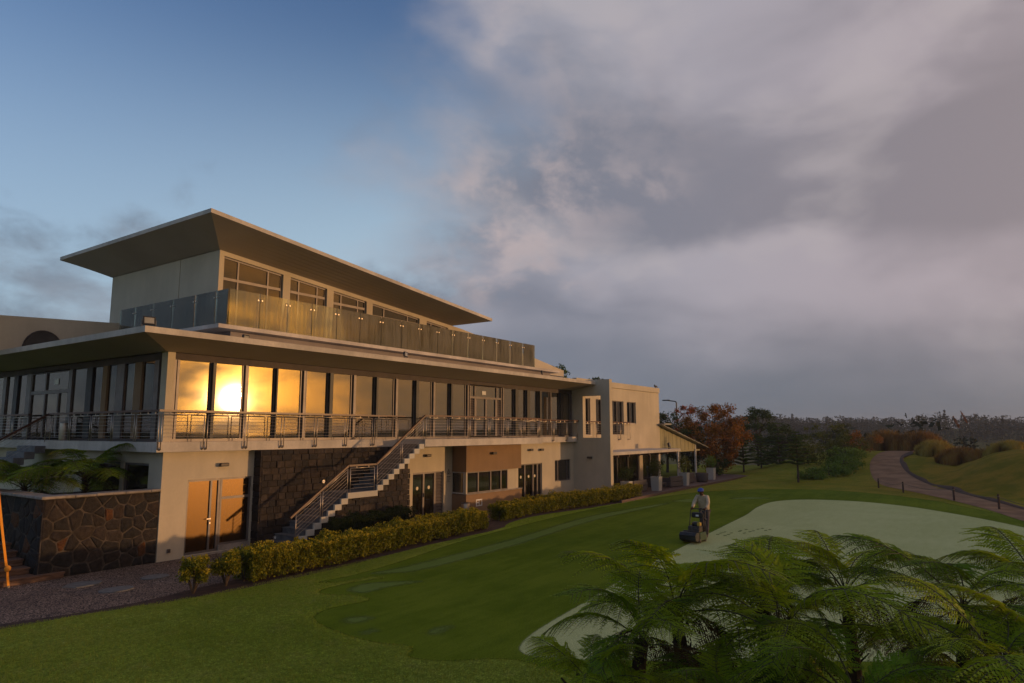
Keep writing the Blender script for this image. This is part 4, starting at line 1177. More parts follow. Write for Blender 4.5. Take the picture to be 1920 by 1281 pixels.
# upper floor, sunny side, left of the stairs
rl = thing('balcony_railing', (15.2, 19.44, 3.385), 'steel wire railing with wooden handrail fixed below the glowing sunset windows', 'railing')
xs = [10.32, 11.72, 13.09, 14.46, 15.83, 17.20, 18.57, 19.94]
for a, b in zip(xs, xs[1:]):
    rail_panel(rl, (a, 19.42, 3.385), (b, 19.42, 3.385), 0.80, 0.16, 6, True, 3.17, 0.055, 0.05, (0, 1, 0))
handrail(rl, [(10.28, 19.42, 4.285), (20.25, 19.42, 4.285)])
rl2 = thing('balcony_railing', (10.32, 23.2, 3.385), 'shaded steel wire railing along the garden end of the upper floor', 'railing')
ys = [19.42, 20.8, 22.2, 23.6, 25.1, 26.6]
for a, b in zip(ys, ys[1:]):
    rail_panel(rl2, (10.32, a, 3.385), (10.32, b, 3.385), 0.80, 0.16, 6, True, 3.17 if a < 20 else 3.386, 0.055)
handrail(rl2, [(10.32, 19.42, 4.285), (10.32, 26.62, 4.285)])
rl3 = thing('balcony_railing', (10.32, 30.0, 3.385), 'short steel railing beyond the garden stair, at the far left edge', 'railing')
for a, b in ((28.4, 29.8), (29.8, 31.4)):
    rail_panel(rl3, (10.32, a, 3.386), (10.32, b, 3.386), 0.80, 0.16, 6)
handrail(rl3, [(10.32, 28.38, 4.285), (10.32, 31.6, 4.285)])
rt_ = thing('terrace_railing', (24.3, 18.14, 3.385), 'steel wire railing with wooden handrail along the wide landing by the terrace door', 'railing')
xs = [20.10, 21.48, 22.87, 24.26, 25.65, 27.04, 28.44]
for a, b in zip(xs, xs[1:]):
    rail_panel(rt_, (a, 18.15, 3.387), (b, 18.15, 3.387), 0.82, 0.14, 6)
rail_panel(rt_, (28.47, 18.2, 3.387), (28.47, 19.42, 3.387), 0.82, 0.14, 6)
handrail(rt_, [(20.06, 18.15, 4.30), (28.47, 18.15, 4.30), (28.47, 19.42, 4.30)])
rt2 = thing('terrace_railing', (31.5, 19.42, 3.385), 'steel wire railing between the wide landing and the grey fin wall', 'railing')
xs = [28.6, 30.2, 31.76, 33.2, 34.42]
for a, b in zip(xs, xs[1:]):
    rail_panel(rt2, (a, 19.42, 3.385), (b, 19.42, 3.385), 0.80, 0.16, 6, True, 3.17, 0.05, 0.05, (0, 1, 0))
handrail(rt2, [(28.47, 19.42, 4.285), (34.48, 19.42, 4.285)])
rs = thing('stair_railing', (17.0, 18.14, 0.0), 'sloping steel wire railing with wooden handrail climbing the outside staircase', 'railing')
def pitch(p0, p1): rail_panel(rs, p0, p1, 0.82, 0.14, 6)
yy = 18.16
seg = [((14.12, yy, 0.24), (15.15, yy, 0.90)), ((15.15, yy, 0.90), (16.27, yy, 1.62)), ((16.30, yy, 1.615), (17.52, yy, 1.615)), ((17.56, yy, 1.66), (18.82, yy, 2.50)), ((18.82, yy, 2.50), (20.04, yy, 3.32))]
for a, b in seg: pitch(a, b)
handrail(rs, [(13.95, yy, 1.02), (16.25, yy, 2.525), (17.55, yy, 2.53), (20.06, yy, 4.28)])
# garden stair and its railing at the shaded end
gs = thing('garden_stair', (8.6, 27.5, 0.0), 'shaded concrete garden stair coming down behind the tree fern at the left edge', 'staircase')
for k in range(12):
    z = 3.385 - 0.19 * (k + 1)
    mb = MB(); mb.bbox(10.28 - 0.3 * (k + 1), 10.30 - 0.3 * k, 26.75, 28.25, max(z - 0.25, 0), z, 0.01); mb.build('step', 'stair_tread', gs)
gr = thing('stair_railing', (8.6, 26.72, 0.0), 'shaded steel railing sloping down the garden stair at the left edge', 'railing')
for a, b in (((10.28, 26.70, 3.36), (8.7, 26.70, 2.36)), ((8.7, 26.70, 2.36), (7.1, 26.70, 1.35))):
    rail_panel(gr, a, b, 0.82, 0.14, 6)
handrail(gr, [(10.3, 26.70, 4.28), (7.0, 26.70, 2.2)])

# ================================================================== glass balustrade of the roof terrace
gb = thing('glass_balustrade', (21.8, 20.1, 7.12), 'streaky frameless glass balustrade around the roof terrace', 'balustrade')
gxs = [12.69, 13.84, 14.97, 16.03, 17.19, 18.37, 19.51, 20.68, 21.80, 22.99, 24.07, 25.21, 26.35, 27.50, 28.67, 29.85, 31.0]
for i, (a, b) in enumerate(zip(gxs, gxs[1:])):
    mb = MB(); mb.box(a + 0.02, b - 0.02, 20.10, 20.115, 7.122, 8.33); mb.build('glass_panel', 'balustrade_glass', gb)
for x in gxs[1:-1]:
    mb = MB()
    mb.prism_y([(0, 0), (0, 0), (0, 0)], 0, 0); mb = MB()
    w = 0.03
    mb.add([(x - w, 20.15, 7.122), (x + w, 20.15, 7.122), (x + w, 20.44, 7.122), (x - w, 20.44, 7.122), (x - w, 20.15, 8.20), (x + w, 20.15, 8.20), (x + w, 20.22, 8.20), (x - w, 20.22, 8.20)],
           [(0, 3, 2, 1), (4, 5, 6, 7), (0, 1, 5, 4), (1, 2, 6, 5), (2, 3, 7, 6), (3, 0, 4, 7)])
    fin = mb.build('fin_post', 'plaster_grey', gb)
    mb = MB()
    for dx in (-0.075, 0.075):
        mb.tube([(x + dx, 20.085, 8.10), (x + dx, 20.16, 8.10)], 0.026, 10)
    mb.bar((x - 0.075, 20.15, 8.10), (x + 0.075, 20.15, 8.10), 0.02)
    mb.build('clamp', 'stainless', fin)
lys = [20.14, 20.85, 22.1, 23.55, 24.9, 26.2, 27.3]
for a, b in zip(lys, lys[1:]):
    mb = MB(); mb.box(12.67, 12.685, a + 0.012, b - 0.012, 7.122, 8.33); mb.build('glass_panel', 'balustrade_glass', gb)
for y in lys[1:-1]:
    w = 0.03
    mb = MB(); mb.add([(12.72, y - w, 7.122), (12.72, y + w, 7.122), (13.0, y + w, 7.122), (13.0, y - w, 7.122), (12.72, y - w, 8.2), (12.72, y + w, 8.2), (12.79, y + w, 8.2), (12.79, y - w, 8.2)],
           [(0, 1, 2, 3), (7, 6, 5, 4), (4, 5, 1, 0), (5, 6, 2, 1), (6, 7, 3, 2), (7, 4, 0, 3)])
    fin = mb.build('fin_post', 'plaster_grey', gb)
    mb = MB()
    for dy in (-0.075, 0.075): mb.tube([(12.655, y + dy, 8.10), (12.73, y + dy, 8.10)], 0.026, 10)
    mb.bar((12.72, y - 0.075, 8.10), (12.72, y + 0.075, 8.10), 0.02)
    mb.build('clamp', 'stainless', fin)

# ================================================================== floodlights and wall lamps
def floodlight(loc, yaw, tilt, s, label):
    t = thing('floodlight', loc, label, 'floodlight', 'roof floodlights')
    M4 = Matrix.Translation(Vector(loc) + Vector((0, 0, 0.10 * s / 0.3 + 0.16 * s / 0.3))) @ Matrix.Rotation(yaw, 4, 'Z') @ Matrix.Rotation(tilt, 4, 'X')
    def put(mb): 
        mb.v = [tuple(M4 @ Vector(p)) for p in mb.v]; return mb
    k = s / 0.3
    mb = MB(); mb.bbox(-0.2 * k, 0.2 * k, -0.03 * k, 0.06 * k, -0.15 * k, 0.15 * k, 0.012 * k)
    for q in range(5): mb.box((-0.16 + q * 0.075) * k, (-0.145 + q * 0.075) * k, 0.06 * k, 0.10 * k, -0.12 * k, 0.12 * k)
    put(mb).build('housing', 'black_plastic', t)
    mb = MB(); mb.box(-0.15 * k, 0.15 * k, -0.035 * k, -0.031 * k, -0.10 * k, 0.10 * k); put(mb).build('lens', 'lens_glass', t)
    mb = MB()
    x, y, z = loc
    c, sn = math.cos(yaw), math.sin(yaw)
    for s_ in (-0.215 * k, 0.215 * k):
        mb.bar((x + c * s_, y + sn * s_, z + 0.02), (x + c * s_, y + sn * s_, z + 0.28 * k), 0.02 * k, 0.02 * k)
    mb.bar((x - c * 0.26 * k, y - sn * 0.26 * k, z + 0.03 * k), (x + c * 0.26 * k, y + sn * 0.26 * k, z + 0.03 * k), 0.09 * k, 0.05 * k)
    mb.build('bracket', 'black_plastic', t)
    return t
floodlight((9.45, 18.7, 6.49), R(-15), R(-8), 0.24, 'black floodlight on the lower roof corner above the sunset windows')
floodlight((19.3, 18.5, 6.49), R(20), R(-5), 0.20, 'black floodlight midway along the lower roof edge below the balustrade')
floodlight((12.9, 19.4, 6.49), R(15), R(8), 0.20, 'half hidden floodlight on the lower roof under the terrace slab corner')
floodlight((29.2, 18.5, 6.49), R(30), R(-5), 0.19, 'small floodlight at the far right end of the lower roof')
floodlight((44.2, 17.9, 2.53), R(10), R(-10), 0.30, 'floodlight standing on the veranda roof beside the siding gable')
def wall_lamp(x, y, z, label, axis='y'):
    t = thing('wall_lamp', (x, y, z), label, 'wall lamp', 'bulkhead wall lamps')
    def tr(mb):
        if axis == 'x':
            mb.v = [(x + (p[1] - y), y + (p[0] - x), p[2]) for p in mb.v]
        return mb
    mb = MB(); mb.bbox(x - 0.05, x + 0.05, y - 0.05, y - 0.001, z - 0.04, z + 0.04, 0.008); tr(mb).build('bracket', 'lamp_metal', t)
    mb = MB(); mb.bbox(x - 0.15, x + 0.15, y - 0.16, y - 0.05, z - 0.055, z + 0.055, 0.02); tr(mb).build('housing', 'lamp_metal', t)
    mb = MB(); mb.box(x - 0.12, x + 0.12, y - 0.15, y - 0.07, z - 0.062, z - 0.056); tr(mb).build('lens', 'lens_glass', t)
wall_lamp(12.54, WY, 2.67, 'bulkhead lamp on the cream wall above the corner glass door')
wall_lamp(21.99, WY, 2.68, 'bulkhead lamp on the cream wall above the double door by the stairs')
wall_lamp(25.6, BY, 2.70, 'bulkhead lamp on the brown bay panel')
wall_lamp(29.91, WY, 2.74, 'left lamp of the pair above the three leaf door')
wall_lamp(30.93, WY, 2.73, 'right lamp of the pair above the three leaf door')
wall_lamp(34.5, 18.68, 2.23, 'bulkhead lamp on the grey shaded fin wall', 'x')
for (x, z, lb) in ((14.3, 0.28, 'small round stair light low beside the bottom step'), (16.2, 1.95, 'small round stair light on the stone wall above the landing')):
    t = thing('step_light', (x, 19.36, z), lb, 'stair light', 'round stair lights')
    mb = MB(); mb.tube([(x, 19.40, z), (x, 19.345, z)], 0.055, 14); mb.build('rim', 'stainless', t)
    mb = MB(); mb.tube([(x, 19.344, z), (x, 19.338, z)], 0.042, 14); mb.build('lens', 'white_paint', t)
# socket on the cream wall
t = thing('wall_socket', (10.98, WY, 0.28), 'small grey weatherproof socket low on the cream corner wall', 'socket')
mb = MB(); mb.bbox(10.93, 11.03, WY - 0.05, WY - 0.001, 0.22, 0.33, 0.01); mb.build('box', 'aluminium', t)
mb = MB(); mb.bbox(10.945, 11.015, WY - 0.065, WY - 0.051, 0.25, 0.32, 0.004); mb.build('lid', 'lamp_metal', t)
# sign beside the double door: a triangle and lines of small print
t = thing('wall_sign', (23.40, WY, 1.75), 'pale wall sign with a warning triangle and lines of small print', 'sign')
mb = MB(); mb.bbox(23.22, 23.60, WY - 0.02, WY - 0.002, 1.40, 2.10, 0.004); mb.build('board', 'plaster_cream', t)
mb = MB()
c = (23.41, 1.90); r_ = 0.14
P3 = [(c[0] + r_ * math.sin(a), WY - 0.024, c[1] + r_ * math.cos(a)) for a in (0, R(120), R(240))]
for k in range(3): mb.bar(P3[k], P3[(k + 1) % 3], 0.004, 0.022)
mb.tube([(23.41, WY - 0.026, 1.93), (23.41, WY - 0.022, 1.93)], 0.022, 8)
mb.bar((23.37, WY - 0.024, 1.86), (23.45, WY - 0.024, 1.88), 0.004, 0.04)
mb.build('triangle', 'lettering', t)
mb = MB()
for k, (a, b) in enumerate(((23.28, 23.54), (23.30, 23.50), (23.27, 23.55), (23.30, 23.52), (23.28, 23.46), (23.27, 23.54))):
    mb.bar((a, WY - 0.022, 1.72 - k * 0.045), (b, WY - 0.022, 1.72 - k * 0.045), 0.003, 0.014 if k else 0.028)
mb.build('print', 'lettering', t)
# litter bins
def bin_(x, y, z, r, h, label):
    t = thing('litter_bin', (x, y, z), label, 'litter bin', 'cylindrical steel bins')
    mb = MB(); mb.tube([(x, y, z + 0.004), (x, y, z + 0.03), (x, y, z + h - 0.05), (x, y, z + h - 0.03)], [r * 0.94, r, r, r * 0.97], 24); mb.build('body', 'stainless', t, True)
    mb = MB(); mb.tube([(x, y, z + h - 0.03), (x, y, z + h)], [r * 1.04, r * 1.0], 24); mb.build('lid', 'aluminium', t)
    mb = MB(); mb.tube([(x, y, z + h + 0.001), (x, y, z + h + 0.012)], [r * 0.6, r * 0.58], 20); mb.build('opening', 'black_plastic', t)
bin_(23.35, 18.72, 0.004, 0.19, 0.66, 'cylindrical steel litter bin standing beside the brown bay')
bin_(10.47, 25.85, 3.387, 0.14, 0.62, 'cylindrical steel litter bin on the shaded garden end balcony')

# ================================================================== annex and fin wall
ax = thing('annex_building', (41.0, 24.0, 0.0), 'cream two storey annex with parapet beyond the tall grey fin wall', 'building')
mb = MB()
# fin wall standing out from the facade, with a square opening
FX0, FX1 = 34.5, 34.82
wall_x(mb, 17.42, 20.05, 0.0, 6.60, FX0, FX1, [(17.98, 19.13, 3.33, 5.70)])
mb.build('fin_wall', 'plaster_cream', ax)
holesA = [(35.81, 36.55, 3.48, 5.66), (37.26, 38.75, 3.48, 5.66), (39.30, 41.12, 3.48, 5.64), (41.61, 43.01, 4.21, 5.64), (35.3, 43.3, 0.16, 2.25), (43.95, 46.7, 0.16, 2.25)]
mb = MB(); wall_y(mb, 34.82, 47.0, 0.0, 6.44, 19.75, 20.0, holesA); mb.box(46.75, 47.0, 20.0, 30.0, 0.0, 6.44); mb.build('wall', 'plaster_cream', ax)
mb = MB(); mb.box(34.83, 47.05, 19.70, 19.98, 6.455, 6.80); mb.box(46.77, 47.05, 19.98, 30.0, 6.455, 6.80); mb.build('parapet', 'plaster_cream', ax)
mb = MB(); mb.box(34.83, 46.9, 20.0, 30.0, 6.30, 6.44); mb.build('roof', 'plaster_grey', ax)
mb = MB(); mb.box(33.6, 47.0, 24.5, 24.8, 6.45, 7.18); mb.build('parapet', 'plaster_cream', ax)
mb = MB(); mb.box(34.9, 46.7, 22.6, 22.7, 0.15, 6.3); mb.box(34.9, 46.7, 20.02, 22.6, 2.6, 2.75); mb.build('inner_wall', 'interior_dark', ax)
def win(a, b, z0, z1, splits, par=ax, y=19.75, glassm='window_glass_side', nm='window'):
    mb = MB(); frame_y(mb, a, b, z0, z1, y + 0.06, 0.05, 0.08)
    xs = [a + 0.05] + [v for s in splits for v in (s - 0.06, s + 0.06)] + [b - 0.05]
    w = mb.build(nm, 'aluminium', par)
    for s in splits:
        mb = MB(); mb.box(s - 0.06, s + 0.06, y + 0.03, y + 0.16, z0 + 0.05, z1 - 0.05); mb.build('mullion', 'dark_column', w)
    for u, v in zip(xs[::2], xs[1::2]): pane_y(w, u, v, z0 + 0.05, z1 - 0.05, y + 0.10, glassm)
    return w
win(35.81, 36.55, 3.48, 5.66, [36.35]); win(37.26, 38.75, 3.48, 5.66, [38.0], glassm='clear_glass'); win(39.30, 41.12, 3.48, 5.64, [40.15, 40.95], glassm='clear_glass'); win(41.61, 43.01, 4.21, 5.64, [42.1, 42.8])
mb = MB(); mb.box(35.72, 36.62, 19.70, 19.75, 3.42, 3.48); mb.box(41.55, 43.07, 19.70, 19.75, 4.15, 4.21); mb.build('sill', 'fascia_paint', ax)
# curtains behind upper windows
def curtain_y(par, x0, x1, z0, z1, y, amp=0.05, step=0.11, mat='curtain'):
    mb = MB(); n = max(4, int((x1 - x0) / step * 2))
    for k in range(n + 1):
        x = x0 + (x1 - x0) * k / n
        yy_ = y + amp * math.sin(k * 1.57 + math.sin(k * 0.7) * 0.6)
        mb.v += [(x, yy_, z0), (x, yy_, z1)]
    mb.f = [(2 * k, 2 * k + 2, 2 * k + 3, 2 * k + 1) for k in range(n)]
    return mb.build('curtain', mat, par)
curtain_y(ax, 35.85, 38.7, 3.5, 5.65, 20.25); curtain_y(ax, 39.35, 41.1, 3.5, 5.65, 20.25)
# ground-floor doors with curtains
g1 = win(35.3, 43.3, 0.16, 2.25, [36.9, 38.5, 40.1, 41.7], ax, 19.75, 'clear_glass', 'door')
g2 = win(43.95, 46.7, 0.16, 2.25, [45.3], ax, 19.75, 'clear_glass', 'door')
for a, b in ((35.4, 37.9), (38.3, 40.2), (40.5, 42.3)): curtain_y(ax, a, b, 0.2, 2.22, 20.05, 0.07, 0.2)
for a, b in ((44.0, 45.2), (45.4, 46.6)): curtain_y(ax, a, b, 0.2, 2.22, 20.05, 0.07, 0.2)
ar = thing('annex_railing', (38.6, 19.6, 3.4), 'short steel railing across the annex upper windows behind the fin wall', 'railing')
xs = [35.2, 37.0, 38.75, 40.3, 41.75]
for a, b in zip(xs, xs[1:]): rail_panel(ar, (a, 19.60, 3.36), (b, 19.60, 3.36), 0.80, 0.14, 6, True, 3.15, 0.05, 0.1, (0, 1, 0))
handrail(ar, [(35.1, 19.60, 4.26), (41.85, 19.60, 4.26)])
t = thing('roof_bird', (46.75, 19.85, 6.80), 'small dark bird perched on the far corner of the annex parapet', 'bird')
mb = MB(); mb.ball((46.7, 19.85, 6.92), 0.1, 10, 7, (1.7, 0.9, 0.8)); mb.ball((46.52, 19.85, 7.0), 0.05, 8, 6); mb.tube([(46.85, 19.85, 6.93), (47.12, 19.85, 6.87)], [0.06, 0.015], 6); mb.tube([(46.48, 19.85, 7.0), (46.43, 19.85, 6.99)], [0.015, 0.002], 5)
mb.tube([(46.7, 19.83, 6.86), (46.7, 19.83, 6.80)], 0.008, 4); mb.tube([(46.7, 19.88, 6.86), (46.7, 19.88, 6.80)], 0.008, 4); mb.build('body', 'lamp_metal', t, True)

# ================================================================== veranda in front of the annex
vr = thing('veranda', (40.0, 18.5, 0.0), 'flat cream veranda roof on thin white posts with a timber deck', 'veranda')
mb = MB(); mb.bbox(34.83, 44.95, 17.42, 19.745, 2.35, 2.53, 0.01); mb.build('roof', 'fascia_paint', vr)
mb = MB()
for k in range(7): mb.box(35.6 + 1.45 * k, 35.7 + 1.45 * k, 17.5, 19.745, 2.22, 2.348)
mb.build('joist', 'deck_timber', vr)
for x in (44.75,):
    mb = MB(); mb.box(x - 0.05, x + 0.05, 17.5, 17.6, 0.13, 2.348); mb.build('post', 'white_paint', vr)
for k in range(11):
    f = lambda x: 15.75 + 0.036 * (x - 31.3) - (0.0007 * (x - 31.3) ** 2)
    mb = MB()
    o0 = 0.35 * k; o1 = 0.35 * (k + 1) - 0.012
    N = 12
    for q in range(N + 1):
        x = 34.9 + (58.0 - 34.9) * q / N
        y0 = min(f(x) + 0.35 + o0, 19.7); y1 = min(f(x) + 0.35 + o1, 19.71)
        mb.v += [(x, y0, 0.02), (x, y1, 0.02), (x, y1, 0.125), (x, y0, 0.125)]
    for q in range(N):
        for s_ in range(4): mb.f.append((4 * q + s_, 4 * (q + 1) + s_, 4 * (q + 1) + (s_ + 1) % 4, 4 * q + (s_ + 1) % 4))
    mb.f += [(0, 1, 2, 3), (4 * N + 3, 4 * N + 2, 4 * N + 1, 4 * N)]
    mb.build('deck_board', 'deck_timber', vr)
mb = MB()
for q in range(14):
    x = 33.0 + (59.0 - 33.0) * q / 13
    y = f(x) + 0.30
    mb.v += [(x, y - 0.05, 0.0), (x, y + 0.03, 0.0), (x, y + 0.03, 0.13), (x, y - 0.05, 0.13)]
for q in range(13):
    for s_ in range(4): mb.f.append((4 * q + s_, 4 * (q + 1) + s_, 4 * (q + 1) + (s_ + 1) % 4, 4 * q + (s_ + 1) % 4))
mb.f += [(0, 1, 2, 3), (55, 54, 53, 52)]
mb.build('edge_board', 'deck_timber', vr)
# ================================================================== lean-to pavilion with boarded gable
pv = thing('lean_to_pavilion', (51.0, 23.0, 0.0), 'lean-to pavilion with olive boarded gable and sloping metal sheet roof', 'pavilion')
def zroof(x): return 4.05 - 0.187 * (x - 47.0)
n = 18
for k in range(n):
    a = 47.06 + (54.4 - 47.06) * k / n; b = 47.06 + (54.4 - 47.06) * (k + 1) / n - 0.02
    mb = MB(); mb.prism_y([(a, 2.25), (b, 2.25), (b, zroof(b) - 0.03), (a, zroof(a) - 0.03)], 19.78 + 0.01 * (k % 2), 19.86)
    mb.build('board', 'siding', pv)
ns = 9
for k in range(ns):
    a = 46.6 + (56.0 - 46.6) * k / ns; b = 46.6 + (56.0 - 46.6) * (k + 1) / ns + 0.12
    lift = 0.05
    mb = MB(); mb.prism_y([(a, zroof(a) - 0.02 + lift), (b, zroof(b) - 0.02), (b, zroof(b) + 0.03), (a, zroof(a) + 0.03 + lift)], 19.35, 27.5)
    mb.build('roof_sheet', 'sheet_roof', pv)
mb = MB(); mb.box(47.05, 48.4, 19.4, 27.4, 4.15, 4.27); mb.build('ridge_cap', 'sheet_roof', pv)
for (x, y) in ((54.3, 19.82), (55.4, 21.6), (54.3, 27.0), (50.5, 27.0)):
    mb = MB(); mb.box(x - 0.06, x + 0.06, y - 0.06, y + 0.06, 0.0, zroof(x) - 0.02); mb.build('post', 'white_paint', pv)
mb = MB(); mb.box(47.06, 55.5, 19.86, 19.98, 2.12, 2.245); mb.build('beam', 'siding', pv)

# ================================================================== planters and wicker seats on the deck
def leaf_cloud(mb, n, size, sampler, seed, flat=0.0):
    """n little leaf quads at sampled points (p, outward normal)"""
    rnd = random.Random(seed)
    for _ in range(n):
        p, nm = sampler(rnd)
        v = Vector((rnd.gauss(0, 1), rnd.gauss(0, 1), rnd.gauss(0, 1) * (1 - flat)))
        d = (v.normalized() + Vector(nm) * 0.5).normalized()
        s = size * rnd.uniform(0.6, 1.35)
        a = d.orthogonal().normalized()
        a = (Matrix.Rotation(rnd.uniform(0, 6.283), 3, d) @ a)
        b = d.cross(a) * 0.55
        p = Vector(p)
        o = len(mb.v)
        mb.v += [tuple(p - a * s * 0.5), tuple(p + b * s * 0.42), tuple(p + a * s * 0.5 + d * s * 0.12), tuple(p - b * s * 0.42)]
        mb.f.append((o, o + 1, o + 2, o + 3))
    return mb
def ball_sampler(c, rx, ry, rz, shell=0.55):
    def f(rnd):
        v = Vector((rnd.gauss(0, 1), rnd.gauss(0, 1), rnd.gauss(0, 1))).normalized()
        k = (shell + (1 - shell) * rnd.random()) * (1 + 0.16 * mnoise.noise(Vector((v.x * 2.2 + c[0], v.y * 2.2 + c[1], v.z * 2.2))))
        return (c[0] + v.x * rx * k, c[1] + v.y * ry * k, c[2] + v.z * rz * k), v
    return f
def planter(x, y, z, w, h, sw, sh, label, seed, mat='concrete_pot', leafm='tree_leaf'):
    t = thing('planter', (x, y, z), label, 'planter', 'shrub planters on the deck')
    mb = MB(); a = w / 2; b = w / 2 * 0.86
    vs = [(x - b, y - b, z), (x + b, y - b, z), (x + b, y + b, z), (x - b, y + b, z), (x - a, y - a, z + h), (x + a, y - a, z + h), (x + a, y + a, z + h), (x - a, y + a, z + h)]
    i = a * 0.86
    vs += [(x - i, y - i, z + h), (x + i, y - i, z + h), (x + i, y + i, z + h), (x - i, y + i, z + h), (x - i, y - i, z + h - 0.06), (x + i, y - i, z + h - 0.06), (x + i, y + i, z + h - 0.06), (x - i, y + i, z + h - 0.06)]
    mb.add(vs, [(0, 3, 2, 1), (0, 1, 5, 4), (1, 2, 6, 5), (2, 3, 7, 6), (3, 0, 4, 7), (4, 5, 9, 8), (5, 6, 10, 9), (6, 7, 11, 10), (7, 4, 8, 11), (8, 9, 13, 12), (9, 10, 14, 13), (10, 11, 15, 14), (11, 8, 12, 15), (12, 13, 14, 15)])
    mb.build('pot', mat, t)
    mb = MB(); mb.tube([(x, y, z + h - 0.06), (x, y, z + h + sh * 0.5)], [0.03, 0.015], 6)
    for k in range(5): mb.tube([(x, y, z + h + 0.02), (x + sw * 0.3 * math.cos(k * 1.26), y + sw * 0.3 * math.sin(k * 1.26), z + h + sh * 0.6)], [0.015, 0.006], 5)
    mb.build('stem', 'twig', t)
    mb = MB(); leaf_cloud(mb, 1100, 0.075, ball_sampler((x, y, z + h + sh * 0.5), sw / 2, sw / 2, sh / 2, 0.35), seed); mb.build('foliage', leafm, t)
    return t
planter(36.3, 17.35, 0.125, 0.52, 0.74, 0.95, 0.85, 'square concrete planter with a low shrub, nearest the fin wall', 1)
planter(39.7, 16.98, 0.125, 0.54, 0.84, 0.95, 1.15, 'square concrete planter with a tall rounded shrub, second from the fin wall', 2)
planter(44.5, 17.05, 0.125, 0.54, 0.84, 1.0, 1.15, 'square concrete planter with a leafy shrub beside the white veranda post', 3, leafm='bush_leaf')
planter(51.0, 17.45, 0.125, 0.54, 0.86, 0.95, 0.95, 'square concrete planter with a neat green ball shrub, farthest along the deck', 4, leafm='bright_bush')
planter(42.0, 18.2, 0.125, 0.60, 0.62, 0.8, 1.0, 'low wicker clad planter with a dark shrub behind the other planters', 5, 'wicker')
def sofa(x, y, w, d, rot, label):
    t = thing('wicker_sofa', (x, y, 0.125), label, 'sofa', 'wicker garden seats')
    parts = {'base': (-w / 2, w / 2, -d / 2, d / 2, 0.03, 0.34), 'backrest': (-w / 2, w / 2, d / 2 - 0.14, d / 2, 0.345, 0.68)}
    M4 = Matrix.Rotation(rot, 4, 'Z')
    def put(nm, b, mat):
        mb = MB(); mb.bbox(*b, 0.025); mb.v = [tuple(M4 @ Vector(p)) for p in mb.v]
        mb.v = [(p[0] + x, p[1] + y, p[2] + 0.125) for p in mb.v]; mb.build(nm, mat, t)
    for k, b in parts.items(): put(k, b, 'wicker')
    put('armrest', (-w / 2, -w / 2 + 0.15, -d / 2, d / 2 - 0.145, 0.345, 0.6), 'wicker'); put('armrest', (w / 2 - 0.15, w / 2, -d / 2, d / 2 - 0.145, 0.345, 0.6), 'wicker')
    put('cushion', (-w / 2 + 0.17, w / 2 - 0.17, -d / 2 + 0.02, d / 2 - 0.16, 0.345, 0.46), 'concrete_pot')
    for a in (-1, 1):
        for b in (-1, 1): put('foot', (a * (w / 2 - 0.08) - 0.03, a * (w / 2 - 0.08) + 0.03, b * (d / 2 - 0.08) - 0.03, b * (d / 2 - 0.08) + 0.03, 0.002, 0.03), 'black_plastic')
sofa(38.2, 17.75, 1.9, 0.8, R(180), 'dark wicker sofa on the deck between the first two planters')
sofa(43.0, 17.35, 1.5, 0.8, R(170), 'dark wicker sofa on the deck left of the white veranda post')
sofa(46.8, 17.8, 1.6, 0.8, R(185), 'dark wicker sofa on the deck right of the white veranda post')
t = thing('wicker_table', (40.9, 17.3, 0.125), 'low square wicker table on the deck beside the second planter', 'table')
mb = MB(); mb.bbox(40.55, 41.25, 16.98, 17.65, 0.46, 0.50, 0.01); mb.build('top', 'wicker', t)
for a in (40.6, 41.2):
    for b in (17.03, 17.6): mb = MB(); mb.box(a - 0.03, a + 0.03, b - 0.03, b + 0.03, 0.127, 0.459); mb.build('leg', 'wicker', t)
t = thing('round_pot', (48.3, 17.2, 0.125), 'round dark wicker pot on the deck before the last planter', 'pot')
mb = MB(); mb.tube([(48.3, 17.2, 0.127), (48.3, 17.2, 0.2), (48.3, 17.2, 0.7), (48.3, 17.2, 0.75)], [0.36, 0.4, 0.46, 0.44], 20); mb.build('body', 'wicker', t, True)
mb = MB(); mb.tube([(48.3, 17.2, 0.751), (48.3, 17.2, 0.755)], [0.40, 0.40], 20); mb.build('soil', 'soil', t)

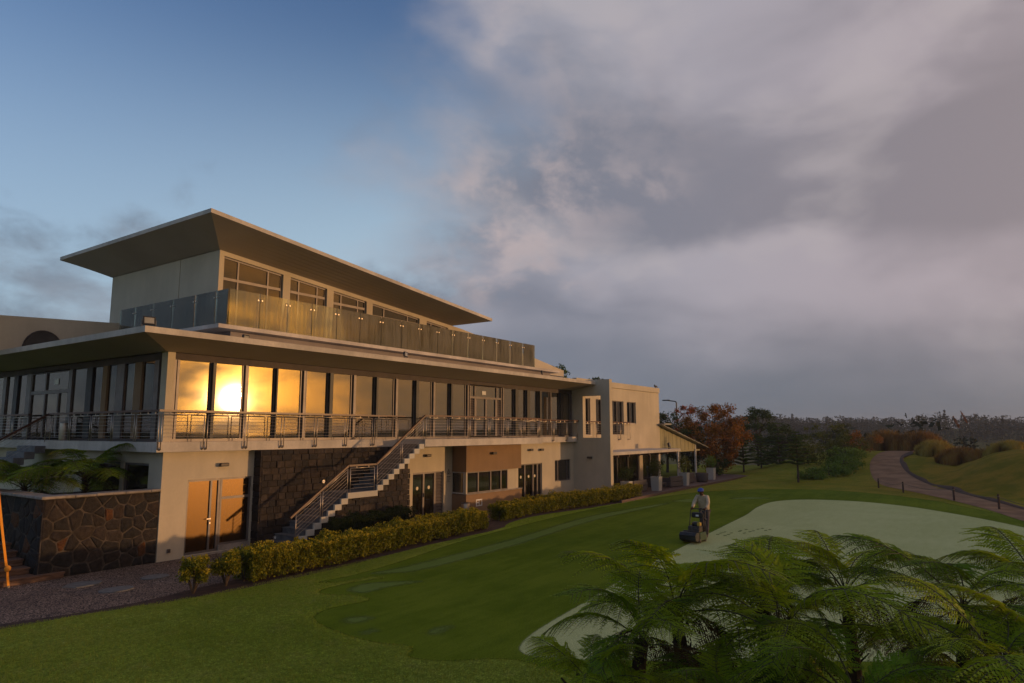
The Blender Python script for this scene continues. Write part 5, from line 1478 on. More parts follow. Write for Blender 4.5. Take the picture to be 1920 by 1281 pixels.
# ================================================================== hedges
def hedge(name, pts, width, height, n, label, seed, mat='hedge_leaf', tip='hedge_tip', cat='hedge', size=0.08, taper=0.25, gaps=True, group=None):
    """clipped hedge: pts is the front foot line, the hedge stands behind it"""
    P = [Vector((a, b, 0)) for a, b in smooth_poly(pts, 8, False)] if len(pts) > 2 else [Vector((*p, 0)) for p in pts]
    seg = [(P[i + 1] - P[i]).length for i in range(len(P) - 1)]
    tot = sum(seg)
    def along(s):
        for i, l in enumerate(seg):
            if s <= l or i == len(seg) - 1:
                d = (P[i + 1] - P[i]).normalized()
                return P[i] + d * s, d
            s -= l
    t = thing(name, tuple(P[len(P) // 2]), label, cat, group)
    def surf(rnd, inner=0.0):
        s = rnd.uniform(0, tot)
        p, d = along(s)
        nrm = Vector((-d.y, d.x, 0))
        q = rnd.random()
        if q < 0.36: u, v, nn = rnd.random(), 1.0, Vector((0, 0, 1))
        elif q < 0.80: u, v, nn = 0.0, rnd.random() ** 0.8, -nrm
        elif q < 0.90: u, v, nn = 1.0, rnd.random(), nrm
        else:
            e = rnd.random() < 0.5
            p, d = along(rnd.uniform(0, 0.25) if e else tot - rnd.uniform(0, 0.25)); nrm = Vector((-d.y, d.x, 0))
            u, v, nn = rnd.random(), rnd.random(), (-d if e else d)
        w = width * (0.5 + (u - 0.5) * (0.86 + 0.14 * v) * (1 - taper * max(0, 0.35 - v)))
        h = height * (0.06 + 0.94 * v) * (1 + 0.16 * mnoise.noise(p * 1.1) + 0.10 * mnoise.noise(p * 2.9))
        p = p + nrm * w + Vector((0, 0, h))
        k = mnoise.noise(p * 2.4) * 0.17 + mnoise.noise(p * 6.0) * 0.10
        p = p + nn * (k - rnd.random() ** 2 * 0.16)
        return p, nn, v
    rnd = random.Random(seed)
    def sm(r):
        p, nn, v = surf(r); return tuple(p), tuple(nn)
    def smt(r):
        while True:
            p, nn, v = surf(r)
            if v > 0.9 or (v > 0.72 and r.random() < 0.35): return tuple(p + Vector((0, 0, 0.02 + 0.05 * r.random()))), (nn * 0.3 + Vector((0, 0, 1))).normalized()
    mb = MB(); leaf_cloud(mb, n, size, sm, seed); mb.build('foliage', mat, t)
    if tip:
        mb = MB(); leaf_cloud(mb, int(n * 0.28), size * 0.9, smt, seed + 1); mb.build('young_leaves', tip, t)
    mb = MB()
    for i in range(int(tot / 0.28)):
        p, d = along((i + rnd.random()) * 0.28); nrm = Vector((-d.y, d.x, 0))
        b = p + nrm * width * rnd.uniform(0.35, 0.65)
        for k in range(3):
            e = b + Vector((rnd.uniform(-0.2, 0.2), rnd.uniform(-0.2, 0.2), height * rnd.uniform(0.55, 0.85)))
            mb.tube([tuple(b), tuple((b + e) / 2 + Vector((rnd.uniform(-.05, .05), rnd.uniform(-.05, .05), 0))), tuple(e)], [0.016, 0.011, 0.006], 4)
    mb.build('stems', 'twig', t)
    # dense inner growth that keeps the light out
    mb = MB()
    def inn(r):
        s = r.uniform(0.1, tot - 0.1); p, d = along(s); nrm = Vector((-d.y, d.x, 0))
        return tuple(p + nrm * width * r.uniform(0.18, 0.82) + Vector((0, 0, height * r.uniform(0.2, 0.86)))), tuple(nrm)
    leaf_cloud(mb, int(n * 0.35), size * 1.8, inn, seed + 2); mb.build('inner_leaves', 'dark_leaf' if mat == 'dark_leaf' else 'hedge_leaf', t)
    return t
hedge('hedge', [(10.55, 15.07), (12.5, 15.12), (14.8, 15.37), (17.5, 15.63), (21.3, 15.9)], 0.9, 0.68, 30000, 'long golden clipped hedge in front of the staircase', 3)
hedge('hedge', [(23.5, 16.72), (26.2, 17.0), (28.2, 16.85)], 0.9, 0.62, 11000, 'golden clipped hedge in front of the brown bay and three leaf door', 4)
hedge('hedge', [(28.25, 16.85), (30.3, 16.55), (33.0, 16.35), (36.0, 16.25)], 0.9, 0.68, 12000, 'golden clipped hedge running past the fin wall to the deck', 5)
hedge('hedge', [(14.9, 17.2), (17.2, 17.5), (19.2, 17.75)], 0.42, 0.92, 9000, 'low dark green hedge at the foot of the stone stair side', 6, 'dark_leaf', None, size=0.06)
def shrub(x, y, r, h, n, label, seed, mat='hedge_leaf', tip='hedge_tip', group=None):
    t = thing('shrub', (x, y, 0), label, 'shrub', group)
    rnd = random.Random(seed)
    mb = MB()
    for k in range(9):
        a = k * 2.4; e = (x + r * 0.75 * math.cos(a) * rnd.uniform(.5, 1), y + r * 0.75 * math.sin(a) * rnd.uniform(.5, 1), h * rnd.uniform(0.6, 0.9))
        mb.tube([(x, y, 0), ((x * 0.6 + e[0] * 0.4), (y * 0.6 + e[1] * 0.4), e[2] * 0.5), e], [0.02, 0.013, 0.006], 5)
    mb.build('stems', 'twig', t)
    cl = [(x + r * 0.55 * math.cos(k * 2.4) * rnd.uniform(.3, 1.1), y + r * 0.55 * math.sin(k * 2.4) * rnd.uniform(.3, 1.1), h * rnd.uniform(0.45, 0.88)) for k in range(11)]
    mb = MB()
    for k, c in enumerate(cl): leaf_cloud(mb, n // 11, 0.07, ball_sampler(c, r * 0.42, r * 0.42, h * 0.2, 0.2), seed + k)
    mb.build('foliage', mat, t)
    if tip:
        mb = MB()
        for k, c in enumerate(cl): leaf_cloud(mb, n // 44, 0.06, ball_sampler((c[0], c[1], c[2] + h * 0.12), r * 0.38, r * 0.38, h * 0.12, 0.3), seed + 50 + k)
        mb.build('young_leaves', tip, t)
shrub(9.15, 15.3, 0.46, 0.82, 2600, 'small open golden shrub standing alone nearest the gravel', 31)
shrub(10.05, 15.42, 0.50, 0.84, 3600, 'golden shrub between the lone shrub and the long hedge', 32)

# ================================================================== tree ferns
def frond_mesh(name, seed, mat, L=1.0, npin=19, npnl=13, droop=0.55, wid=0.30, lean=0.0, ragged=0.0):
    rnd = random.Random(seed)
    lv = MB(); st = MB()
    def P(t):
        return Vector((L * (t - 0.20 * droop * t ** 3), L * lean * 0.12 * math.sin(t * 2.2), L * (0.50 * t - (0.25 + droop) * t ** 2.3)))
    pts = [P(k / 12) for k in range(13)]
    st.tube([tuple(p) for p in pts], [0.0075 * (1 - 0.85 * k / 12) for k in range(13)], 5)
    for i in range(npin):
        t = 0.20 + 0.79 * ((i + 0.5) / npin) ** 0.92
        c = P(t); tan = (P(min(t + 0.02, 1)) - P(t - 0.02)).normalized()
        shape = (math.sin(math.pi * min(1, (t - 0.07) / 1.0)) ** 0.8) * (1.15 - 0.35 * t)
        for s in (-1, 1):
            if rnd.random() < ragged: continue
            sidev = Vector((0, 1, 0)) * s
            dirv = (sidev * 0.93 + tan * (0.28 + 0.45 * t) + Vector((0, 0, 0.04)) + Vector((rnd.uniform(-.10, .10), rnd.uniform(-.08, .08), rnd.uniform(-.14, .12)))).normalized()
            pl = wid * L * shape * rnd.uniform(0.80, 1.12)
            if pl < 0.02: continue
            dr = rnd.uniform(0.22, 0.62)
            fwd = (tan - dirv * tan.dot(dirv)).normalized()
            for k in range(npnl):
                u = (k + 0.7) / npnl
                q = c + dirv * pl * u + Vector((0, 0, -1)) * pl * dr * u * u
                ln = (0.25 * pl * (1 - u) ** 0.6 * (0.7 + 0.45 * math.sin(3.1 * min(1, u * 2))) + 0.008 * L) * rnd.uniform(0.8, 1.12)
                wd = pl / npnl * 0.43
                for s2 in (-1, 1):
                    if rnd.random() < 0.04 + ragged: continue
                    e = q + (fwd * s2 * 0.95 + dirv * 0.42).normalized() * ln + Vector((0, 0, -0.30)) * ln * rnd.uniform(0.2, 1.6)
                    m = (q + e) / 2 + Vector((0, 0, 0.06)) * ln
                    o = len(lv.v)
                    lv.v += [tuple(q - dirv * wd * 0.8), tuple(m + dirv * wd), tuple(e), tuple(m - dirv * wd)]
                    lv.f.append((o, o + 1, o + 2, o + 3))
            st.tube([tuple(c), tuple(c + dirv * pl * 0.5 + Vector((0, 0, -1)) * pl * dr * 0.25), tuple(c + dirv * pl * 0.97 + Vector((0, 0, -1)) * pl * dr * 0.94)], [0.0035 * L, 0.0025 * L, 0.001], 3, False)
    me = bpy.data.meshes.new(name)
    o = len(lv.v)
    me.from_pydata(lv.v + st.v, [], lv.f + [tuple(i + o for i in f) for f in st.f])
    me.materials.append(MATS[mat]); me.materials.append(MATS['rachis'])
    me.polygons.foreach_set('material_index', [0] * len(lv.f) + [1] * len(st.f))
    me.update()
    return me
FR = {}
for m_ in ('fern_leaf', 'fern_leaf_deep', 'fern_leaf_dry'):
    dry_ = m_ == 'fern_leaf_dry'
    FR[m_] = [frond_mesh('frond_' + m_ + str(k), 40 + k, m_, 1.0, (19, 18, 20, 19, 17)[k], 14, (0.22, 0.40, 0.62, 0.50, 0.32)[k] + (0.35 if dry_ else 0), (0.36, 0.40, 0.33, 0.38, 0.31)[k], (0.9, -1.2, 0.5, -0.4, 1.3)[k], 0.12 if dry_ else (0, 0.02, 0, 0.05, 0.02)[k]) for k in range(5)]
def tree_fern(loc, h, n, length, label, seed, mats=('fern_leaf', 'fern_leaf_deep'), dry=2, az0=0.0, span=6.283, group='tree ferns in the foreground', lift=0.0):
    x, y, z0 = loc
    t = thing('tree_fern', loc, label, 'tree fern', group)
    rnd = random.Random(seed)
    mb = MB()
    nn = 9
    lx, ly = rnd.uniform(-0.12, 0.12), rnd.uniform(-0.12, 0.12)
    mb.tube([(x + lx * (k / nn) ** 2, y + ly * (k / nn) ** 2, z0 + h * k / nn) for k in range(nn + 1)], [0.095 - 0.03 * k / nn + rnd.uniform(-.008, .008) for k in range(nn + 1)], 9)
    for k in range(26):
        a = rnd.uniform(0, 6.283); zz = z0 + h * rnd.uniform(0.35, 0.98)
        mb.tube([(x + 0.06 * math.cos(a), y + 0.06 * math.sin(a), zz), (x + 0.17 * math.cos(a), y + 0.17 * math.sin(a), zz + 0.10)], [0.016, 0.008], 4)
    mb.build('trunk', 'fern_trunk', t)
    for k in range(n):
        az = az0 + (k * 2.39996) % 6.283 + rnd.uniform(-0.2, 0.2)
        young = k / n
        el = -0.05 + 0.85 * young ** 1.2 + lift + rnd.uniform(-0.14, 0.14)
        ln = length * rnd.uniform(0.70, 1.15) * (1 - 0.30 * young ** 3)
        m_ = mats[0] if rnd.random() < 0.55 else mats[1]
        if k < dry: m_, el = 'fern_leaf_dry', el - 0.35
        me = FR[m_][rnd.randrange(5)]
        link_mesh('frond', me, t, (lx, ly, h - 0.05 + 0.06 * young), (rnd.uniform(-0.25, 0.25), -el, az), (ln, ln * rnd.uniform(0.9, 1.15), ln))
    # curled young croziers in the middle
    mb = MB()
    for k in range(1):
        a = rnd.uniform(0, 6.283); hh = rnd.uniform(0.12, 0.28)
        cx, cy = x + lx + 0.05 * math.cos(a), y + ly + 0.05 * math.sin(a)
        pts = [(cx, cy, z0 + h), (cx + 0.05 * math.cos(a), cy + 0.05 * math.sin(a), z0 + h + hh * 0.6)]
        for q in range(9):
            w = q / 8 * 5.2; r_ = 0.045 * (1 - q / 11)
            pts.append((cx + (0.05 + 0.045 - r_ * math.cos(w)) * math.cos(a), cy + (0.05 + 0.045 - r_ * math.cos(w)) * math.sin(a), z0 + h + hh * 0.72 + r_ * math.sin(w)))
        mb.tube(pts, [0.010] * 2 + [0.009 - 0.0006 * q for q in range(9)], 5)
    mb.build('crozier', 'rachis', t)
    return t
ferns = [
    ((7.15, 2.75, 0), 1.82, 11, 1.45, 'bright tree fern reaching left over the dewy putting surface', 1, 1),
    ((6.3, 3.05, 0), 1.68, 11, 1.10, 'tree fern with drooping brown fronds left of the bright fern', 2, 4),
    ((5.7, 3.25, 0), 1.42, 10, 0.85, 'leftmost foreground tree fern at the bottom edge', 3, 2),
    ((8.4, 2.35, 0), 1.72, 11, 1.15, 'tree fern just below the mower', 4, 1),
    ((7.35, 1.75, 0), 1.72, 12, 1.45, 'large arching tree fern in the middle of the foreground clump', 5, 1),
    ((9.4, 1.55, 0), 1.80, 11, 1.35, 'tree fern with upright fronds at the back of the foreground clump', 6, 1),
    ((8.95, 0.45, 0), 1.86, 12, 1.30, 'tree fern with brown undersides at right rear of the foreground clump', 7, 5),
    ((10.0, -0.35, 0), 1.95, 11, 1.35, 'rearmost tree fern at the right edge of the picture', 8, 2),
    ((7.15, 0.05, 0), 1.74, 12, 1.30, 'nearest tree fern at the lower right corner', 9, 3),
    ((6.55, 1.05, 0), 1.48, 12, 1.20, 'tree fern with visible bare trunk at the bottom right', 10, 2),
    ((6.1, 2.15, 0), 1.28, 11, 1.00, 'low tree fern at the bottom edge below the arching fern', 11, 2),
    ((8.0, -0.35, 0), 1.70, 11, 1.20, 'tree fern at the right edge between the rearmost and nearest ones', 13, 2),
]
for loc, h, n, ln, lb, sd_, dr in ferns:
    tree_fern(loc, h, n, ln, lb, sd_ * 7 + 1, ('fern_leaf', 'fern_leaf' if sd_ in (1, 5, 6, 8) else 'fern_leaf_deep'), dry=dr, lift=0.08)
tree_fern((9.75, 22.3, 0.6), 1.75, 15, 2.1, 'shaded tree fern spreading over the stone retaining wall below the balcony', 91, ('fern_leaf_deep', 'fern_leaf_deep'), 1, group='tree ferns behind the stone wall')
tree_fern((8.55, 23.3, 0.6), 1.45, 15, 2.0, 'shaded tree fern left of the other one behind the stone wall', 92, ('fern_leaf_deep', 'fern_leaf_deep'), 2, group='tree ferns behind the stone wall')

# ================================================================== trees
def clump_tree(name, loc, h, rx, rz, n, leafm, label, seed, size=0.2, trunk=0.14, clumps=46, cat='tree', group=None, low=0.28, sparse=0.0, cr=0.30):
    x, y, z0 = loc
    t = thing(name, loc, label, cat, group)
    rnd = random.Random(seed)
    cz = z0 + h - rz
    mb = MB()
    top = (x + rnd.uniform(-.2, .2), y + rnd.uniform(-.2, .2), z0 + h * 0.86)
    mb.tube([(x, y, z0 - 0.1), (x + rnd.uniform(-.1, .1), y + rnd.uniform(-.1, .1), z0 + h * 0.35), top], [trunk, trunk * 0.7, trunk * 0.15], 8)
    cs = []
    for k in range(clumps):
        v = Vector((rnd.gauss(0, 1), rnd.gauss(0, 1), rnd.gauss(0, 1))).normalized()
        rr = rnd.uniform(0.35, 1.0) ** 0.6
        c = (x + v.x * rx * rr, y + v.y * rx * rr, max(cz + v.z * rz * rr, z0 + low * h * 0.6))
        cs.append(c)
        if k % 2 == 0:
            b = z0 + h * rnd.uniform(0.25, 0.7)
            mb.tube([(x, y, b), ((x + c[0]) / 2, (y + c[1]) / 2, (b + c[2]) / 2 + 0.1), c], [trunk * 0.4, trunk * 0.22, trunk * 0.06], 5)
    mb.build('trunk', 'bark', t)
    mb = MB()
    for k, c in enumerate(cs):
        q = rx * cr * rnd.uniform(0.6, 1.3)
        leaf_cloud(mb, max(6, int(n / clumps * rnd.uniform(0.5, 1.4))), size, ball_sampler(c, q, q, q * 0.75, 0.15), seed * 100 + k)
    mb.build('crown', leafm, t)
    return t
clump_tree('autumn_tree', (58.6, 19.6, 0), 6.1, 2.7, 2.8, 14000, 'autumn_leaf', 'full orange brown autumn tree right of the pavilion', 1, 0.20, low=0.1)
clump_tree('autumn_tree', (61.9, 22.8, 0), 6.6, 2.0, 2.4, 2600, 'autumn_leaf_red', 'thin red leaved tree rising behind the orange tree', 2, 0.20, clumps=30, cr=0.24)
clump_tree('autumn_tree', (61.0, 26.6, 0), 5.6, 2.2, 2.3, 3600, 'autumn_leaf', 'brown leaved tree half hidden behind the pavilion roof', 3, 0.20, clumps=34)
clump_tree('autumn_tree', (59.6, 24.4, 0), 5.4, 1.8, 2.4, 4200, 'tree_leaf', 'dark green tree between the pavilion roof and the orange tree', 4, 0.2)
clump_tree('autumn_tree', (57.4, 21.6, 0), 4.6, 1.6, 2.1, 4200, 'tree_leaf', 'dark leafy tree directly behind the pavilion posts', 5, 0.2, low=0.05)
clump_tree('round_tree', (75.2, 20.6, 0), 6.2, 2.1, 2.7, 6500, 'tree_leaf', 'tall rounded dark evergreen behind the young pines', 6, 0.22)
clump_tree('round_tree', (73.0, 17.6, 0), 4.3, 2.0, 2.0, 5200, 'tree_leaf', 'lower rounded evergreen in front of the tall dark one', 7, 0.22, low=0.08)
clump_tree('round_tree', (77.0, 46.3, 0), 12.6, 1.5, 1.5, 900, 'pine_needle', 'treetop peeping over the sloping parapet of the clubhouse', 8, 0.3)
clump_tree('round_tree', (61.8, 32.9, 0), 9.5, 1.9, 1.4, 700, 'tree_leaf', 'thin treetop showing above the annex parapet', 9, 0.3, clumps=26, cr=0.22)
for i, (x, y, r, h, n, m_, lb) in enumerate((
        (49.6, 25.5, 1.5, 2.6, 3000, 'tree_leaf', 'dark climbing shrub behind the pavilion, left of the posts'),
        (53.0, 25.8, 1.5, 2.4, 3000, 'dark_leaf', 'dark climbing shrub behind the pavilion, right of the posts'),
        (56.2, 18.6, 0.9, 1.5, 1500, 'tree_leaf', 'low dark shrub under the orange tree beside the deck end'))):
    clump_tree('shrub', (x, y, 0), h, r, h * 0.48, n, m_, lb, 20 + i, 0.16, 0.05, 26, 'shrub', 'shrubs around the pavilion', 0.1)
for i, (x, y, r, h, n, m_, lb) in enumerate((
        (63.5, 13.2, 1.9, 1.9, 2600, 'bush_leaf', 'rounded olive bush right of the nearest young pine'),
        (70.5, 12.9, 2.3, 3.0, 3200, 'bush_leaf', 'tallest olive bush on the bank left of the dirt track'),
        (67.5, 10.9, 1.7, 2.0, 2600, 'bush_leaf', 'olive bush in the middle of the bank left of the track'),
        (72.8, 10.2, 1.8, 2.2, 2600, 'autumn_leaf', 'rusty brown bush at the top of the bank beside the track'),
        (58.2, 10.6, 1.5, 0.8, 2400, 'bright_bush', 'low bright green bush nearest the dirt track bend'),
        (61.0, 9.9, 1.8, 1.1, 2800, 'bright_bush', 'bright green sprawling bush along the left edge of the track'),
        (65.0, 10.6, 1.7, 1.4, 2400, 'bright_bush', 'bright green bush halfway up the left edge of the track'),
        (55.9, 11.4, 1.1, 0.55, 1400, 'bright_bush', 'lowest green bush at the left foot of the bank'))):
    clump_tree('bush', (x, y, zt(x, y)), h, r, h * 0.52, n, m_, lb, 30 + i, 0.17, 0.05, 28, 'bush', 'bushes on the bank left of the track', 0.05)
def norfolk(loc, h, r, label, seed, lowest=0.28):
    x, y, z0 = loc
    t = thing('young_pine', loc, label, 'pine tree', 'young tiered pines')
    rnd = random.Random(seed)
    mb = MB(); mb.tube([(x, y, z0 - 0.05), (x + 0.03, y, z0 + h * 0.5), (x, y, z0 + h)], [0.085, 0.055, 0.012], 8); mb.build('trunk', 'bark', t)
    br = MB(); nd = MB()
    tiers = 10
    for k in range(tiers):
        f = lowest + (0.97 - lowest) * k / (tiers - 1)
        z = z0 + h * f
        ln = r * (1 - ((f - lowest) / (1 - lowest)) ** 1.15) + 0.10
        nb = 7
        for q in range(nb):
            a = q * 6.283 / nb + k * 0.7 + rnd.uniform(-.15, .15)
            l = ln * rnd.uniform(0.8, 1.1)
            d = Vector((math.cos(a), math.sin(a), 0))
            pts = [Vector((x, y, z)) + d * l * u + Vector((0, 0, 0.10 * l * math.sin(u * 2.6) + 0.10 * l * u * u)) for u in (0, 0.35, 0.7, 1.0)]
            br.tube([tuple(p) for p in pts], [0.016, 0.012, 0.008, 0.004], 4)
            m_ = int(24 * l / max(r, 0.4)) + 6
            for j in range(m_):
                u = 0.12 + 0.88 * j / m_
                p = pts[0].lerp(pts[3], u) + Vector((0, 0, 0.08 * l * math.sin(u * 3.14)))
                for s_ in (-1, 1):
                    side_ = Vector((-d.y, d.x, 0)) * s_
                    e = p + (side_ * 0.8 + d * 0.5 + Vector((0, 0, rnd.uniform(-.1, .25)))).normalized() * 0.20 * (1.1 - 0.5 * u) * rnd.uniform(.7, 1.2)
                    w = d * 0.035
                    o = len(nd.v); nd.v += [tuple(p - w), tuple(p + w), tuple(e + w * 0.4), tuple(e - w * 0.4)]; nd.f.append((o, o + 1, o + 2, o + 3))
                    o = len(nd.v); wz = Vector((0, 0, 0.035)); nd.v += [tuple(p - wz), tuple(p + wz), tuple(e + wz * 0.4), tuple(e - wz * 0.4)]; nd.f.append((o, o + 1, o + 2, o + 3))
    br.build('branches', 'bark', t)
    nd.build('needles', 'pine_needle', t)
norfolk((53.2, 11.8, 0), 3.7, 1.25, 'nearest young tiered pine standing alone on the lawn', 1, 0.34)
norfolk((60.4, 17.8, 0), 3.7, 1.5, 'young tiered pine nearest the deck end', 2, 0.22)
norfolk((63.7, 17.2, 0), 3.2, 1.2, 'small young pine between two taller pines', 3, 0.22)
norfolk((66.0, 16.2, 0), 4.5, 1.5, 'tallest young tiered pine behind the lone pine', 4, 0.15)
norfolk((68.4, 15.0, 0), 3.2, 1.3, 'low young pine to the right of the tallest one', 5, 0.12)

# ================================================================== ornamental grasses on the bank
def grass_clump(loc, rx, ry, h, n, label, seed, mat, group):
    x, y, z0 = loc
    t = thing('ornamental_grass', loc, label, 'ornamental grass', group)
    rnd = random.Random(seed)
    mb = MB()
    for _ in range(n):
        a = rnd.uniform(0, 6.283); q = rnd.random() ** 0.5
        bx, by = x + rx * q * math.cos(a), y + ry * q * math.sin(a)
        hh = h * rnd.uniform(0.6, 1.1) * (1 - 0.55 * q * q)
        bz = zt(bx, by) - 0.05
        dx, dy = rnd.uniform(-.35, .35) * hh, rnd.uniform(-.35, .35) * hh
        w = 0.03
        c_, s_ = math.cos(a * 3), math.sin(a * 3)
        o = len(mb.v)
        mb.v += [(bx - w * c_, by - w * s_, bz), (bx + w * c_, by + w * s_, bz), (bx + dx * 0.4 + w * c_, by + dy * 0.4 + w * s_, bz + hh * 0.65), (bx + dx * 0.4 - w * c_, by + dy * 0.4 - w * s_, bz + hh * 0.65), (bx + dx, by + dy, bz + hh * 0.98)]
        mb.f += [(o, o + 1, o + 2, o + 3), (o + 3, o + 2, o + 4)]
    mb.build('blades', mat, t)
    t['kind'] = 'thing'
    return t
grass_clump((79.5, 9.0, zt(79.5, 9)), 2.2, 2.0, 2.3, 4200, 'rusty ornamental grass clump at the top left of the track', 1, 'dry_grass_red', 'ornamental grasses along the rise')
grass_clump((79.0, 6.0, zt(79, 6)), 2.2, 2.2, 2.2, 4800, 'tall brown ornamental grass clump at the crest of the track', 2, 'dry_grass_red', 'ornamental grasses along the rise')
grass_clump((72.0, 4.3, zt(72, 4.3)), 2.6, 1.5, 1.4, 4200, 'yellow ornamental grass between the two brown clumps', 3, 'dry_grass', 'ornamental grasses along the rise')
grass_clump((66.5, 2.2, zt(66.5, 2.2)), 2.0, 1.8, 1.35, 4600, 'brown ornamental grass clump on top of the grassy mound', 4, 'dry_grass_red', 'ornamental grasses along the rise')
grass_clump((66.8, -0.4, zt(66.8, -0.4)), 2.2, 1.8, 1.0, 4200, 'low golden ornamental grass at the right end of the mound', 5, 'dry_grass', 'ornamental grasses along the rise')
for i, (x, y, z1, dx, lb) in enumerate(((66.0, 1.2, 5.3, 0.42, 'taller leaning reddish grass plume above the mound'), (66.2, 1.75, 4.9, 0.42, 'shorter leaning reddish grass plume above the mound'))):
    t = thing('grass_plume', (x, y, zt(x, y)), lb, 'grass plume', 'reddish grass plumes')
    b = zt(x, y)
    mb = MB(); mb.tube([(x, y, b), (x, y + dx * 0.3, (b + z1) / 2), (x, y + dx, z1 - 0.9)], [0.015, 0.012, 0.008], 5); mb.build('stalk', 'twig', t)
    mb = MB()
    def ps(r, x=x, y=y, z1=z1, dx=dx):
        u = r.random(); w = 0.10 * math.sin(math.pi * (0.08 + 0.9 * u)) + 0.01
        return (x + r.gauss(0, w * 0.5), y + dx + 0.35 * u + r.gauss(0, w * 0.5), z1 - 0.95 + 0.95 * u), (0, 0, 1)
    leaf_cloud(mb, 260, 0.10, ps, 5 + i); mb.build('plume', 'plume', t)

# ================================================================== far woods and scrub
def far_mass(name, n, dmin, dmax, a0, a1, hmin, hmax, leafm, label, seed, conif=0.5, keep=lambda x, y, r: True, quads=26):
    rnd = random.Random(seed)
    mb = MB()
    c = 0
    while c < n:
        a = R(rnd.uniform(a0, a1)); d = math.sqrt(rnd.uniform(dmin ** 2, dmax ** 2))
        x, y = d * math.cos(a), d * math.sin(a)
        if not keep(x, y, rnd): continue
        c += 1
        z = zt(x, y); h = rnd.uniform(hmin, hmax) * (0.75 + 0.5 * max(0.0, min(1.0, 0.5 + 1.1 * mnoise.noise(Vector((x * 0.02, y * 0.02, 11.0)))))) * (1.2 if rnd.random() < 0.06 else 1)
        con = rnd.random() < conif
        w = h * (0.22 if con else 0.38)
        for _ in range(quads):
            u = rnd.random()
            ww = w * ((1 - u) * 0.95 + 0.06) if con else w * 1.25 * math.sin(math.pi * (0.12 + 0.83 * u)) ** 0.6
            aa = rnd.uniform(0, 6.283); q = rnd.random() ** 0.5
            p = Vector((x + ww * q * math.cos(aa), y + ww * q * math.sin(aa), z + h * (0.06 + 0.92 * u)))
            s = h * rnd.uniform(0.04, 0.09)
            e1 = Vector((rnd.gauss(0, 1), rnd.gauss(0, 1), rnd.gauss(0, .6))).normalized() * s
            e2 = Vector((rnd.gauss(0, 1), rnd.gauss(0, 1), rnd.gauss(0, 1))).normalized() * s * 0.8
            o = len(mb.v); mb.v += [tuple(p - e1), tuple(p + e2), tuple(p + e1), tuple(p - e2)]; mb.f.append((o, o + 1, o + 2, o + 3))
    return tag(mb.build(name, leafm), label, None, None, 'stuff')
far_mass('far_woods', 3400, 320, 480, -14, 42, 3.5, 7.5, 'far_leaf', 'far off dark woods along the hill crest', 1, 0.35, lambda x, y, r: mnoise.noise(Vector((x * 0.012, y * 0.012, 7.0))) + r.uniform(-.25, .3) > -0.15, 56)
far_mass('hillside_scrub', 1100, 130, 340, -14, 42, 1.2, 4.5, 'far_scrub', 'far off scrub and bushes across the valley', 2, 0.1, lambda x, y, r: mnoise.noise(Vector((x * 0.016, y * 0.016, 2.0))) + r.uniform(-.2, .2) > 0.02, 26)
far_mass('valley_trees', 160, 100, 160, -10, 14, 3.0, 6.0, 'far_leaf', 'far off dark trees in the valley behind the mound', 3, 0.2, lambda x, y, r: r.random() < 0.7, 90)

